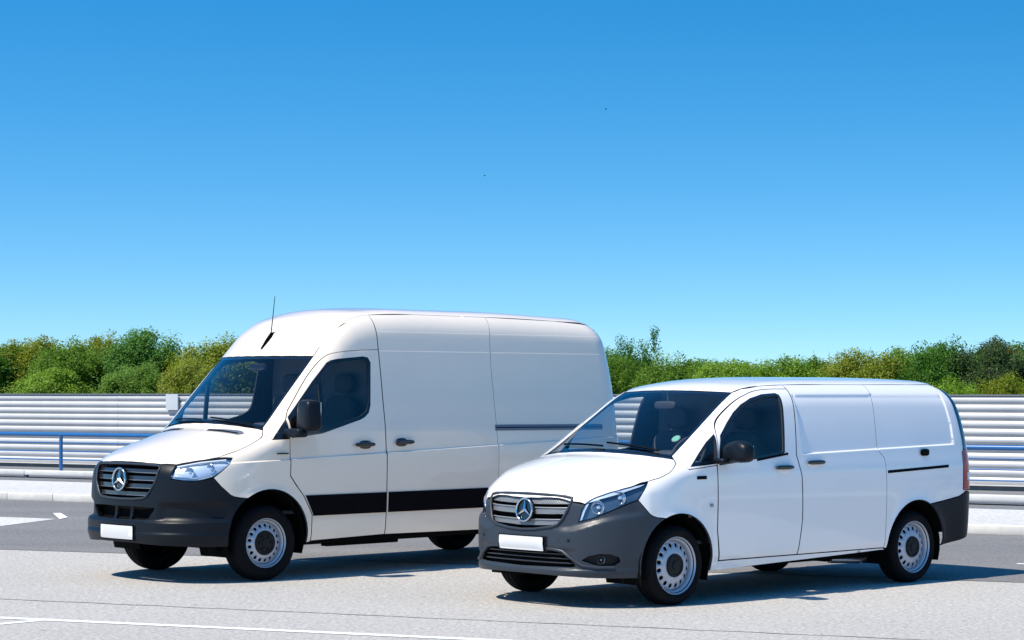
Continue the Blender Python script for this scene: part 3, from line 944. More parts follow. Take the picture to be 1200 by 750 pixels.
# ------------------------------------------------------------------ small van
def small_van():
    B = V
    root = empty('panel_van', (.7273, 18.6677, 0), .7438 + math.pi)
    tag(root, 'smaller low-roof white panel van parked in front, nearest the viewer', 'van', 'parked delivery vans')
    v = Van(B, root, M['paint_cool']); P = v.paint
    W = lambda l: B.todom('wrap', np.asarray(l, float))
    q = lambda qq, y: (qq + B.bow * y * y, y)
    hood_front = [(-.845, 0), (-.838, .15), (-.818, .32), (-.778, .48), (-.735, .60)]
    hood_side = [(-.63, .69), (-.53, .76), (-.41, .825), (-.291, .880)] + chaikin([(-.18, .908), (-.067, .917), (.01, .89), (.07, .85), (.115, .79)])
    hood_rear = [q(-.018, y) for y in (.76, .6, .4, .2, 0)]
    v.panel('hood', 'top', [mir_top(hood_front + hood_side + hood_rear)], P, h=.035)
    ws_bot = [q(.02, y) for y in (0, .2, .4, .6)]
    ws_side = [q(a, y) for a, y in zip(np.linspace(.022, .905, 12), np.linspace(.735, .640, 12))]
    wt = lambda y: (.875 + .293 * y * y, y)
    ws_top = [wt(y) for y in (.5, .4, .2, 0)]
    scr = v.panel('windscreen', 'top', [mir_top(ws_bot + ws_side + ws_top)], M['screen'], off=-.004, thick=0, h=.05)
    cw = [q(-.035, y) for y in (0, .2, .4, .6, .76)] + [(.135, .79), q(.028, .735)] + [q(.026, y) for y in (.6, .4, .2, 0)]
    v.panel('cowl', 'top', [mir_top(cw)], M['gloss'], off=-.010, h=.05)
    full = mir_top(ws_bot + ws_side + ws_top)
    v.panel('screen_border', 'top', [full, grow(full, -.022)], M['gloss'], scr, off=-.007, thick=.003, h=.05)
    gut = [(1.08, .655), (1.3, .682), (1.59, .70), (2.2, .708), (2.7, .708), (3.4, .70), (3.75, .68), (3.87, .62)]
    roof_half = [wt(0), wt(.2), wt(.4), wt(.5), q(.905, .640)] + gut + [(3.93, .45), (3.95, .2), (3.955, 0)]
    v.panel('roof', 'top', [mir_top(roof_half)], P, h=.05)
    gs = B.todom('side', B.lift('top', gut))
    ws3 = B.todom('side', B.lift('top', ws_side))
    hood_s3 = B.lift('top', hood_side)
    # doors
    win = [(.505, 1.143), (.535, 1.30), (.575, 1.392), (.70, 1.498), (.815, 1.585), (.928, 1.652), (1.06, 1.705), (1.222, 1.738), (1.40, 1.748), (1.435, 1.735), (1.437, 1.70), (1.395, 1.45), (1.36, 1.238), (1.33, 1.222), (.983, 1.188)]
    door_top = [(.475, 1.15), (.500, 1.27), (.545, 1.41), (.60, 1.482), (.709, 1.562), (.881, 1.668), (1.0, 1.722), (1.148, 1.768), (1.361, 1.785), (1.585, 1.785)]
    door_top = chaikin(door_top)
    belt = [lambda x: 1.19 + .022 * (x - .5)]
    pil = [tuple(p) for p in ws3] + [tuple(p) for p in gs[:3]] + [(1.585, 1.785)] + door_top[::-1][1:] + [(.468, 1.145), (.136, 1.118)] + [(float(p[0]), float(p[2])) for p in hood_s3[-3:]]
    tri = [(.165, 1.138), (.30, 1.245), (.42, 1.335), (.532, 1.405), (.492, 1.27), (.468, 1.158)]
    v.panel('roof_pillar', 'side', [pil, tri], P, h=.03, mirror=True)
    tin = grow(tri, -.014)
    qf, _ = v.panel('quarter_window', 'side', [tri, tin], M['gloss'], off=-.002, h=.03, gap=.001, mirror=True)
    for pa in (qf, _):
        g = v.panel('window_pane', 'side', [grow(tin, .006)], M['sideglass'], pa, off=-.01, thick=0, h=.04, gap=0)
        if pa is _:
            v.flip(g, pa); bpy.data.objects.remove(g)
    fend = pts3(hood_s3[3:], [(.136, .93, 1.116), (.468, .95, 1.143), (.463, .96, .755), (.465, .96, .60), (.515, .92, .33), (.51, .92, .268), (.412, .92, .262)],
                [(a, 1., b) for a, b in arc(0, .34, .42, -9, 113, 18)],
                [(-.25, .95, .737), (-.29, .94, .750), (-.316, .93, .766), (-.36, .915, .82), (-.407, .896, .879), (-.37, .89, .93), (-.335, .886, .975)])
    fe, _ = v.panel('fender', 'wrap', [W(fend)], P, h=.025, mirror=True)
    box('model_badge', (-.27, .963, 1.047), (.115, .010, .028), M['stripe'], fe, .003)
    lathe('fender_cap', [(.016, -.004), (.016, .003), (.010, .005), (0, .005)], M['satin'], fe, 16, loc=(-.383, .975, .812))
    door = door_top + [(1.548, 1.50), (1.507, 1.214), (1.53, 1.12), (1.556, 1.03), (1.566, .64), (1.534, .345), (.525, .345), (.472, .60), (.470, .755), (.472, 1.05)]
    d = v.panel('front_door', 'side', [door, win], P, h=.028, gap=.003)
    hole = grow(win, -.022)
    v.panel('window_frame', 'side', [win, hole], M['gloss'], d, off=-.002, h=.03, gap=.001)
    v.panel('window_pane', 'side', [grow(hole, .008)], M['sideglass'], d, off=-.012, thick=0, h=.04, gap=0)
    v.panel('window_sill_strip', 'side', [[(.98, 1.165), (1.40, 1.212), (1.398, 1.236), (.98, 1.190)]], M['stripe'], d, off=.006, thick=.01, h=.05)
    yy = float(B.lift('side', [(1.31, 1.10)])[0][1])
    blob('handle_grip', (-1.315, yy + .022, 1.108), (.235, .034, .040), M['gloss'], d, 3)
    blob('handle_cup', (-1.335, yy + .001, 1.083), (.15, .012, .07), P, d, 2.2)
    wp = lambda vv: Vector((vv.x * (1 - .12 * vv.z), vv.y, vv.z * (1 - .25 * max(0, -vv.y) * (1 if vv.z > 0 else 0)) - .12 * vv.y * vv.y))
    RZ = Matrix.Rotation(math.radians(-14), 3, 'Z')
    ms = blob('door_mirror', (-.555, 1.115, 1.262), (.17, .34, .185), M['plastic'], root, 3.0, wp, RZ, 28)
    blob('mirror_arm', (-.505, .975, 1.180), (.12, .14, .05), M['plastic'], ms, 4)
    box('mirror_glass', (-.628, 1.13, 1.255), (.006, .22, .11), M['chrome'], ms, 0, RZ)
    v.flip_tree(d)
    sill = [(.515, .340), (2.735, .340), (2.76, .325), (.50, .262)]
    v.panel('sill', 'side', [sill], P, h=.05, mirror=True)
    sl_r = [(2.715, float(gs[4][1])), (2.69, 1.6), (2.655, 1.26), (2.665, 1.22), (2.735, 1.16), (2.745, 1.0), (2.745, .345)]
    sld = [(1.540, .345), (1.572, .64), (1.562, 1.03), (1.536, 1.12), (1.513, 1.214), (1.554, 1.50), (1.591, 1.785), tuple(gs[2]), tuple(gs[3])] + sl_r
    sd, sd2 = v.panel('sliding_door', 'side', [sld], P, h=.028, gap=.0025, mirror=True, rows=belt, cols=[(lambda z: 1.605, 1.23, 1.74)])
    yy = float(B.lift('side', [(1.75, 1.13)])[0][1])
    for sg, pa in ((1, sd), (-1, sd2)):
        blob('handle_grip', (-1.745, sg * (yy + .022), 1.142), (.235, .034, .040), M['gloss'], pa, 3)
        blob('handle_cup', (-1.735, sg * (yy + .001), 1.117), (.15, .012, .07), P, pa, 2.2)
    rear_line = [(.62, 1.775), (.66, 1.70), (.75, 1.5), (.80, 1.3), (.825, 1.2), (.84, .83)]
    rl = [tuple(p) for p in B.todom('side', B.lift('rear', rear_line))]
    edge = [(3.83, 1.775), (3.875, 1.70), (3.90, 1.60), (3.92, 1.50), (3.945, 1.30), (3.945, 1.215), (3.92, 1.19), (3.905, .845)]
    bl = [(3.90, .803), (3.84, .778), (3.60, .745), (3.36, .722)]
    qu = sl_r[::-1] + [tuple(gs[5]), tuple(gs[6])] + edge + bl + arc(3.2, .34, .425, 66, 180, 16) + [(2.76, .34)]
    v.panel('rear_quarter', 'side', [qu], P, h=.028, mirror=True, rows=belt, cols=[(lambda z: 3.805 - .16 * max(z - 1.45, 0), 1.27, 1.74)])
    rw_, _ = v.panel('rear_window_edge', 'side', [edge[:6] + rl[:5][::-1]], M['gloss'], h=.03, off=.002, mirror=True)
    tl_, _ = v.panel('tail_light', 'side', [[(3.905, .838), (3.92, 1.188), (3.945, 1.208), rl[4], rl[5]]], M['red'], h=.03, off=.006, mirror=True)
    v.panel('reverse_lens', 'side', [[(3.97, .93), (3.97, 1.0), (4.08, 1.0), (4.08, .93)]], M['white'], tl_, h=.03, off=.009, thick=.006)
    r1, _ = v.panel('slide_rail', 'side', [[(2.765, 1.046), (3.685, 1.077), (3.685, 1.051), (2.765, 1.020)]], M['stripe'], off=.003, thick=.012, h=.05, gap=0, mirror=True)
    blob('rail_catch', (-3.327, .955, 1.199), (.12, .03, .065), M['stripe'], root, 3.5)
    bc = [(3.37, .715), (3.60, .738), (3.84, .771), (3.90, .793), (3.98, .828)] + [tuple(p) for p in B.todom('side', B.lift('rear', [(.83, .79), (.83, .60), (.83, .40)]))] + [(3.9, .36), (3.575, .325)] + arc(3.2, .34, .425, 0, 62, 8)
    v.panel('rear_bumper_corner', 'side', [bc], M['plastic'], h=.03, off=.004, mirror=True)
    v.panel('rear_bumper', 'rear', [mir([(0, .79), (.83, .79), (.83, .40), (0, .40)])], M['plastic'], h=.06, off=.004)
    rwin = [(0, 1.73), (.50, 1.725), (.56, 1.66), (.64, 1.45), (.69, 1.28), (0, 1.26)]
    v.panel('tailgate', 'rear', [mir([(0, 1.78)] + rear_line[:4] + [(.82, 1.22), (.70, 1.2), (.70, .82), (0, .80)]), mir(rwin)], P, h=.05)
    v.panel('rear_window', 'rear', [mir(rwin)], M['gloss'], off=-.004, h=.06)
    v.panel('tail_light_rear', 'rear', [[(.71, .83), (.838, .83), (.824, 1.19), (.71, 1.19)]], M['red'], tl_, off=.006, thick=.03, h=.04)
    # front bumper
    top = W(B.lift('top', hood_front))
    bh = [(0, .268), (.3, .265), (.55, .258)] + [tuple(p) for p in W([(-.747, .655, .252), (-.60, .79, .247), (-.408, .90, .245)])] \
        + [tuple(p) for p in W([(a, 1., b) for a, b in arc(0, .34, .42, 193, 114, 11)])] \
        + [tuple(p) for p in W([(-.25, .95, .735), (-.29, .94, .748), (-.316, .93, .764), (-.36, .915, .818), (-.407, .896, .877), (-.52, .845, .835), (-.632, .785, .789), (-.74, .68, .735), (-.806, .57, .700), (-.765, .585, .80)])] \
        + [tuple(p) for p in top[::-1]]
    gr = [(0, .918), (.25, .914), (.42, .905), (.478, .896), (.484, .875), (.465, .80), (.43, .725), (.39, .675), (.33, .655), (.15, .632), (0, .625)]
    it = [(0, .472), (.36, .470), (.44, .458), (.50, .410), (.555, .347), (.52, .338), (0, .328)]
    fogh = [tuple(p) for p in W([(-.79, .615, .395), (-.76, .665, .430), (-.70, .73, .449), (-.63, .785, .446), (-.57, .825, .420), (-.56, .83, .385), (-.60, .80, .352), (-.67, .752, .345), (-.74, .69, .365)])]
    fogm = [(-a, b) for a, b in fogh[::-1]]
    fb = v.panel('front_bumper', 'wrap', [mir(bh), mir(gr), mir(it), fogh, fogm], M['plastic2'], h=.022, gap=.002, m_in=M['plastic'])
    v.panel('intake_backing', 'wrap', [mir(grow_half(it, .03))], M['liner'], fb, off=-.07, thick=0, h=.06, gap=0)
    for z in (.365, .402, .438):
        wv = .53 - (z - .347) * .75
        v.sweep('intake_bar', 'wrap', [(y, z) for y in np.linspace(-wv, wv, 13)], .007, 0, M['slat'], fb, -.02)
    v.sweep('intake_lip', 'wrap', [(0, .480), (.36, .478), (.45, .465), (.51, .415), (.60, .352)] + [tuple(p) for p in W([(-.72, .71, .338), (-.60, .80, .338)])], .014, 0, M['plastic2'], fb, .004)
    v.sweep('intake_lip', 'wrap', [(0, .480), (-.36, .478), (-.45, .465), (-.51, .415), (-.60, .352)] + [(-p[0], p[1]) for p in W([(-.72, .71, .338), (-.60, .80, .338)])], .014, 0, M['plastic2'], fb, .004)
    for f in (fogh, fogm):
        v.panel('fog_recess', 'wrap', [grow(f, .015)], M['plastic'], fb, off=-.04, thick=0, h=.03, gap=0)
    for sg in (1, -1):
        p = B.lift('wrap', W([(-.69, .738, .398)]))[0]; n = B.normal(np.array([p]))[0]; p = (p - n * .025) * (-1, sg, 1)
        bowl('fog_lamp', tuple(p), .036, M['satin'], fb, sg * .5)
    for yy_ in (.50, -.50):
        p = B.lift('wrap', [(yy_, .555)])[0] * (-1, 1, 1)
        blob('parking_sensor', tuple(p), (.012, .03, .03), M['plastic'], fb, 2, seg=12)
    v.panel('tow_eye_cover', 'wrap', [rounded([(.36, .585), (.42, .585), (.42, .535), (.36, .535)], .012)], M['plastic2'], fb, off=.0015, thick=.004, h=.03, gap=0)
    grl = empty('grille', (0, 0, 0), 0, root)
    v.panel('grille_backing', 'wrap', [mir(grow_half(gr, .03))], M['liner'], grl, off=-.06, thick=0, h=.06, gap=0)
    gw = pchip([(.625, .15), (.64, .28), (.66, .37), (.68, .40), (.73, .437), (.80, .468), (.875, .486), (.92, .48)])
    for zb, zt in ((.850, .900), (.765, .815), (.675, .718)):
        for sgn in (1, -1):
            a = [(sgn * y, zb - .10 * (.4 - y) * (.25 if zb > .7 else .35)) for y in np.linspace(.0, float(gw(zb)), 5)] + [(sgn * y, zt - .10 * (.4 - y) * .20) for y in np.linspace(float(gw(zt)), .0, 5)]
            v.panel('grille_slat', 'wrap', [a], M['mesh'], grl, off=-.022, thick=.02, h=.05, gap=0, m_in=M['liner'])
            if zb < .84: v.sweep('slat_edge', 'wrap', a[5:], .006, 0, M['slat2'], grl, -.018)
    v.sweep('grille_surround', 'wrap', [(-a, b) for a, b in gr[::-1]][1:-1] + [(0, .918)] + gr[1:-1] + [(0, .625)] + [(-a, b) for a, b in gr[::-1]][1:3], .012, 0, M['plastic2'], grl, .002)
    star_badge(v, 'wrap', (.035, .785), .102, grl, math.radians(-6), .018)
    v.panel('number_plate', 'wrap', [rounded([(-.245, .458), (.275, .458), (.275, .570), (-.245, .570)], .012)], M['plate'], fb, off=.030, thick=.006, h=.06, gap=0)
    v.panel('plate_holder', 'wrap', [[(-.262, .448), (.292, .448), (.292, .578), (-.262, .578)]], M['stripe'], fb, off=.022, thick=.03, h=.06, gap=0)
    # headlights
    hl = [(-.806, .57, .704), (-.765, .588, .80), (-.72, .605, .902), (-.63, .69, .938), (-.53, .76, .967), (-.41, .82, .998), (-.291, .88, 1.022), (-.315, .883, .985), (-.37, .89, .93), (-.407, .896, .882), (-.52, .845, .840), (-.632, .785, .793), (-.74, .68, .738)]
    hw = W(hl)
    e = empty('headlight', (0, 0, 0), 0, root)
    v.panel('lens', 'wrap', [hw], M['lens'], e, thick=0, h=.03, gap=.002)
    v.panel('reflector', 'wrap', [grow(hw, -.004)], M['lamp_dark'], e, off=-.035, thick=0, h=.02, gap=0)
    for (ss, yy, zz), r in (((-.70, .70, .825), .058), ((-.53, .79, .905), .058)):
        p = B.lift('wrap', W([(ss, yy, zz)]))[0]; n = B.normal(np.array([p]))[0]; p = (p - n * .022) * (-1, 1, 1)
        bowl('lamp_bowl', tuple(p), r, M['lamp'], e, .4)
    dr = [tuple(p) for p in W([(-.735, .61, .858), (-.715, .612, .895), (-.62, .70, .935), (-.50, .775, .968), (-.32, .865, 1.012), (-.36, .85, .992), (-.52, .77, .935), (-.64, .69, .895)])]
    v.panel('running_light', 'wrap', [dr], M['lamp_pale'], e, off=-.010, thick=.01, h=.03, gap=0)
    dr = [tuple(p) for p in W([(-.80, .575, .712), (-.765, .59, .80), (-.735, .61, .855), (-.72, .625, .855), (-.745, .605, .79), (-.775, .59, .722)])]
    v.panel('indicator', 'wrap', [dr], M['lamp_pale'], e, off=-.012, thick=.01, h=.03, gap=0)
    v.flip_tree(e)
    # wipers and sticker
    for a, b, t0 in ((.60, .02, .02), (.02, -.58, .02)):
        pp = [q(.055 + .05 * t, a + (b - a) * t) for t in np.linspace(0, 1, 7)]
        X = B.lift('top', pp); N = B.normal(X)
        tube('wiper', [tuple(x) for x in (X + N * .012) * (-1, 1, 1)], .009, M['stripe'], root, 6)
    c = np.array((.325, .615))
    for r, m_, o_ in ((.036, M['trim2'], .003), (.030, M['sticker'], .005)):
        v.panel('sticker', 'top', [[tuple(c + (r * 1.15 * math.cos(t), r * math.sin(t))) for t in np.linspace(0, 2 * math.pi, 25)[:-1]]], m_, scr, off=-.004 - .002 + o_, thick=0, h=.03, gap=0)
    for s_, sg in ((0, 1), (0, -1), (3.2, 1), (3.2, -1)):
        build_wheel(root, (-s_, sg * .825, .329), sg, .329, .238, .098, .205, 16, .170, .0195, 0)
        liner(v, s_, .34, .418, .50, .91, sg)
    box('underbody', (-1.6, 0, .30), (3.9, 1.5, .10), M['liner'], root, .03)
    tube('front_axle', [(0, -.7, .30), (0, .7, .30)], .06, M['liner'], root)
    tube('rear_axle', [(-3.2, -.7, .30), (-3.2, .7, .30)], .06, M['liner'], root)
    tube('trailing_arm', [(-2.35, .62, .24), (-2.7, .66, .22), (-3.15, .68, .30)], .035, M['satin'], root)
    box('skid_plate', (-2.55, .45, .245), (.5, .35, .05), M['liner'], root, .015)
    box('light_block_tray', (.31, 0, .31), (.96, .95, .03), M['liner'], root, .015)  # under-tray, lengthened forward to block sun leaking into the ground shadow
    interior(v, (.18, .62, .85, 1.165, .86), (.70, .40, 1.21, .185, math.radians(30)), (1.10, .80, 1.36), (1.60, 1.80, .80), .50, (.85, 1.64))
    return root

# ------------------------------------------------------------------ the place
M['mesh'] = mat("perforated_grey_grille", (.34, .35, .36), .40, metal=.3)
M['slat2'] = mat("pale_grille_edge", (.30, .31, .32), .35, metal=.4)
def perforate(m, scale, dark):
    nt = m.node_tree; b = nt.nodes["Principled BSDF"]
    tc = nt.nodes.new("ShaderNodeTexCoord"); vo = nt.nodes.new("ShaderNodeTexVoronoi")
    vo.inputs['Scale'].default_value = scale; vo.inputs['Randomness'].default_value = .0
    mp = nt.nodes.new("ShaderNodeMapping"); mp.inputs['Scale'].default_value = (.02, 1, 1.2); mp.inputs['Rotation'].default_value = (math.radians(45), 0, 0)
    cr = nt.nodes.new("ShaderNodeValToRGB")
    cr.color_ramp.elements[0].position = .30; cr.color_ramp.elements[0].color = (*dark, 1)
    cr.color_ramp.elements[1].position = .42; cr.color_ramp.elements[1].color = b.inputs['Base Color'].default_value
    nt.links.new(tc.outputs['Object'], mp.inputs['Vector']); nt.links.new(mp.outputs['Vector'], vo.inputs['Vector'])
    nt.links.new(vo.outputs['Distance'], cr.inputs['Fac']); nt.links.new(cr.outputs['Color'], b.inputs['Base Color'])
perforate(M['mesh'], 60, (.015, .015, .016))

def ground_mat(name, c1, c2, c3, s_fine, rough=.9, streak=None):
    """aggregate surfacing: fine speckle over broad wear patches, with a little relief"""
    m = bpy.data.materials.new(name); m.use_nodes = True
    nt = m.node_tree; N = nt.nodes; L = nt.links; b = N["Principled BSDF"]
    b.inputs['Roughness'].default_value = rough; b.inputs['Specular IOR Level'].default_value = .25
    tc = N.new("ShaderNodeTexCoord")
    f = N.new("ShaderNodeTexNoise"); f.inputs['Scale'].default_value = s_fine; f.inputs['Detail'].default_value = 5; f.inputs['Roughness'].default_value = .75
    g = N.new("ShaderNodeTexVoronoi"); g.inputs['Scale'].default_value = s_fine * 2.2
    w = N.new("ShaderNodeTexNoise"); w.inputs['Scale'].default_value = .35; w.inputs['Detail'].default_value = 6
    mp = N.new("ShaderNodeMapping"); mp.inputs['Rotation'].default_value = (0, 0, math.radians(31.6)); mp.inputs['Scale'].default_value = streak or (1, 1, 1)
    L.new(tc.outputs['Object'], f.inputs['Vector']); L.new(tc.outputs['Object'], g.inputs['Vector'])
    L.new(tc.outputs['Object'], mp.inputs['Vector']); L.new(mp.outputs['Vector'], w.inputs['Vector'])
    r1 = N.new("ShaderNodeValToRGB")
    r1.color_ramp.elements[0].position = .33; r1.color_ramp.elements[0].color = (*c1, 1)
    r1.color_ramp.elements[1].position = .66; r1.color_ramp.elements[1].color = (*c2, 1)
    L.new(f.outputs['Fac'], r1.inputs['Fac'])
    r2 = N.new("ShaderNodeValToRGB")
    r2.color_ramp.elements[0].position = .25; r2.color_ramp.elements[0].color = (*c3, 1)
    r2.color_ramp.elements[1].position = .75; r2.color_ramp.elements[1].color = (1, 1, 1, 1)
    L.new(w.outputs['Fac'], r2.inputs['Fac'])
    mx = N.new("ShaderNodeMix"); mx.data_type = 'RGBA'; mx.blend_type = 'MULTIPLY'; mx.inputs[0].default_value = 1
    L.new(r1.outputs['Color'], mx.inputs[6]); L.new(r2.outputs['Color'], mx.inputs[7])
    m2 = N.new("ShaderNodeMix"); m2.data_type = 'RGBA'; m2.blend_type = 'MULTIPLY'; m2.inputs[0].default_value = .35
    bw = N.new("ShaderNodeRGBToBW"); L.new(g.outputs['Color'], bw.inputs[0])
    L.new(mx.outputs[2], m2.inputs[6]); L.new(bw.outputs[0], m2.inputs[7])
    sp = N.new("ShaderNodeTexVoronoi"); sp.inputs['Scale'].default_value = 2.3          # scattered dark grit and drips
    L.new(tc.outputs['Object'], sp.inputs['Vector'])
    r3 = N.new("ShaderNodeValToRGB")
    r3.color_ramp.elements[0].position = .035; r3.color_ramp.elements[0].color = (.55, .55, .55, 1)
    r3.color_ramp.elements[1].position = .07; r3.color_ramp.elements[1].color = (1, 1, 1, 1)
    L.new(sp.outputs['Distance'], r3.inputs['Fac'])
    m3 = N.new("ShaderNodeMix"); m3.data_type = 'RGBA'; m3.blend_type = 'MULTIPLY'; m3.inputs[0].default_value = 1
    L.new(m2.outputs[2], m3.inputs[6]); L.new(r3.outputs['Color'], m3.inputs[7]); m2 = m3
    hs = N.new("ShaderNodeHueSaturation"); hs.inputs['Saturation'].default_value = .75; hs.inputs['Value'].default_value = 1.12
    L.new(m2.outputs[2], hs.inputs['Color']); L.new(hs.outputs['Color'], b.inputs['Base Color'])
    bp = N.new("ShaderNodeBump"); bp.inputs['Strength'].default_value = .5; bp.inputs['Distance'].default_value = .008
    L.new(f.outputs['Fac'], bp.inputs['Height']); L.new(bp.outputs['Normal'], b.inputs['Normal'])
    return m

M['paving'] = ground_mat("pale_aggregate_paving", (.31, .292, .266), (.60, .56, .505), (.88, .88, .88), 26)
M['asphalt'] = ground_mat("grey_asphalt", (.165, .158, .152), (.275, .265, .255), (.78, .78, .79), 22, streak=(.25, 2.2, 1))
M['walk'] = ground_mat("pale_concrete_walk", (.54, .52, .49), (.66, .64, .60), (.90, .90, .90), 14)
M['verge'] = ground_mat("grey_verge", (.16, .165, .17), (.24, .245, .25), (.85, .85, .85), 18)
M['kerb'] = mat("pale_kerb_concrete", (.64, .615, .57), .85, noise=(6, .08, 5), bump=(60, .3, .004))
M['concrete'] = mat("white_concrete_ledge", (.62, .61, .59), .8, noise=(5, .07, 5))
M['plinth'] = mat("grey_plinth", (.17, .175, .18), .8, noise=(4, .15, 5))
M['line'] = mat("white_road_paint", (.80, .80, .79), .7, noise=(30, .10, 4))
M['crack'] = mat("dark_joint_filler", (.10, .10, .10), .9, noise=(20, .3, 3))
M['fence'] = mat("galvanised_slat", (.52, .52, .525), .45, metal=.08, noise=(3, .05, 4))
M['fencepost'] = mat("pale_fence_post", (.55, .58, .60), .5, noise=(5, .05, 4))
M['blue'] = mat("blue_rail_paint", (.007, .11, .31), .35, coat=.3)
M['steel'] = mat("grey_steel_post", (.20, .21, .22), .5, metal=.4)

KA = np.array([-7.53, 35.03]); KD = np.array([.8517, -.5241]); KN = np.array([.5241, .8517])
ROT = math.atan2(KD[1], KD[0])
def kp(t, d, z=0.):
    p = KA + KD * t + KN * d
    return (float(p[0]), float(p[1]), z)
def sheet(name, pts, z, m, parent=None):
    return obj(name, mesh_of(name, [(x, y, z) for x, y in pts], [tuple(range(len(pts)))], [m], None, False), parent)

big = 2500.
g = sheet('ground', [(-big, -big), (big, -big), (big, big), (-big, big)], 0., M['paving']); tag(g, kind='structure')
# asphalt lane between the pale paving and the kerb
a0, a1 = np.array([-5.70, 24.32]), np.array([4.71, 20.12])
ad = (a1 - a0) / np.linalg.norm(a1 - a0)
lane = sheet('asphalt_lane', [tuple(a0 - ad * 60), tuple(a0 + ad * 70), kp(80, .05)[:2], kp(-60, .05)[:2]], .004, M['asphalt']); tag(lane, kind='structure')
def gp(px, py, z=0.):
    Y = 2560. * (CAM_H - z) / (py - 457.5)
    return ((px - 600.) / 2560. * Y, Y)
wedge = sheet('pale_paving_wedge', [(-14.3, 31.9), gp(0, 606.3), gp(66, 608.8), gp(0, 617.3), (-13.0, 26.3)], .008, M['walk']); tag(wedge, kind='structure')
def stripe(name, p, q, w, z, m, label=None):
    p, q = np.array(p), np.array(q); d = (q - p) / np.linalg.norm(q - p); n = np.array([-d[1], d[0]]) * w / 2
    o = sheet(name, [tuple(p - n), tuple(q - n), tuple(q + n), tuple(p + n)], z, m)
    return tag(o, kind='structure')
sheet('lane_dash', [gp(62, 602.2), gp(71, 602.0), gp(79.5, 607.0), gp(70, 609.2)], .012, M['line'])['kind'] = 'structure'
l0, l1 = np.array(gp(0, 724.3)), np.array(gp(553, 749.5)); ld = (l1 - l0) / np.linalg.norm(l1 - l0)
stripe('bay_line', l0 - ld * 6, l0 + ld * 11.0, .115, .004, M['line'])
b0, b1 = np.array(gp(0, 731.6)), np.array(gp(50, 727.0)); bd = (b1 - b0) / np.linalg.norm(b1 - b0)
stripe('bay_line', b0 - bd * 3, b1 + bd * .1, .10, .0035, M['line'])
stripe('lane_mark', gp(1192, 661.3), gp(1260, 664), .10, .008, M['line'])
# wandering construction joint
c0, c1 = np.array(gp(0, 702)), np.array(gp(1000, 746.5)); cd = (c1 - c0); cl = np.linalg.norm(cd); cd = cd / cl; cn = np.array([-cd[1], cd[0]])
jl, jr = [], []
for i in range(121):
    t = -8 + (cl + 16) * i / 120
    o_ = .012 * math.sin(i * 1.7) + rng.uniform(-.008, .008); w_ = .011 + rng.uniform(-.004, .006)
    c = c0 + cd * t
    jl.append((*(c + cn * (o_ + w_)), .002)); jr.append((*(c + cn * (o_ - w_)), .002))
n_ = len(jl)
tag(obj('paving_joint', mesh_of('paving_joint', jl + jr, [(i, i + 1, n_ + i + 1, n_ + i) for i in range(n_ - 1)], [M['crack']], None, False)), kind='structure')

# kerb of single stones, raised walk and verge
kerb = empty('kerb', kp(0, 0), ROT); tag(kerb, kind='structure')
bm = bmesh.new(); bm_box(bm, (.5, .075, .0585), (.992, .15, .117), .012)
ks = bm_obj('kerb_stone', bm, M['kerb'], kerb, smooth_angle=30); ks.location = (-14, 0, 0)
for i in range(1, 48):
    c = ks.copy(); COL.objects.link(c); c.parent = kerb; c.location = (-14 + i * 1.0 + .22, 0, rng.uniform(-.003, .003))
ks.location = (-14 + .22, 0, 0)
tag(sheet('walk', [kp(-40, .14)[:2], kp(60, .14)[:2], kp(60, 3.7)[:2], kp(-40, 3.7)[:2]], .110, M['walk']), kind='structure')
tag(sheet('verge', [kp(-40, 3.7)[:2], kp(60, 3.7)[:2], kp(60, 60)[:2], kp(-40, 60)[:2]], .106, M['verge']), kind='structure')

def bars(name, d, t0, t1, z, size, m, parent, bevel=.0):
    bm = bmesh.new(); bm_box(bm, ((t0 + t1) / 2, d, z), (t1 - t0, size[0], size[1]), bevel)
    return bm_obj(name, bm, m, parent, smooth_angle=30 if bevel else None)

# low ledge beam on short posts
led = empty('ledge_barrier', kp(0, 0), ROT)
tag(led, 'low white concrete ledge on short posts running along the kerb walk', 'barrier')
for i in range(-5, 16):
    bars('ledge_block', 4.9, i * 2.5 + .006, i * 2.5 + 2.494, .205, (.34, .085), M['concrete'], led, .01)
for i in range(-4, 15):
    bars('post', 4.82, i * 2.5 - .06, i * 2.5 + .01, .135, (.06, .058), M['steel'], led)

# blue railing on the ledge
rail = empty('railing', kp(0, 0), ROT)
tag(rail, 'blue painted tubular railing standing in front of the ribbed metal fence', 'railing')
L0, L1, RD = -12, 38, 5.0
def tube_rel(name, t0, t1, z, r):
    return tube(name, [(t0, RD, z), (t1, RD, z)], r, M['blue'], rail, 10)
tube_rel('top_rail', L0, L1, .935, .040)
for z in (.775, .615, .455): tube_rel('rail', L0, L1, z, .013)
pst = tube('post', [(0, RD, .247), (0, RD, .915)], .036, M['blue'], rail, 10)
PT = -4.306 + 13.2
first = True
for i in range(-4, 13):
    if first:
        pst.location = (PT + i * 3.3, 0, 0); first = False
    else:
        c = pst.copy(); COL.objects.link(c); c.parent = rail; c.location = (PT + i * 3.3, 0, 0)

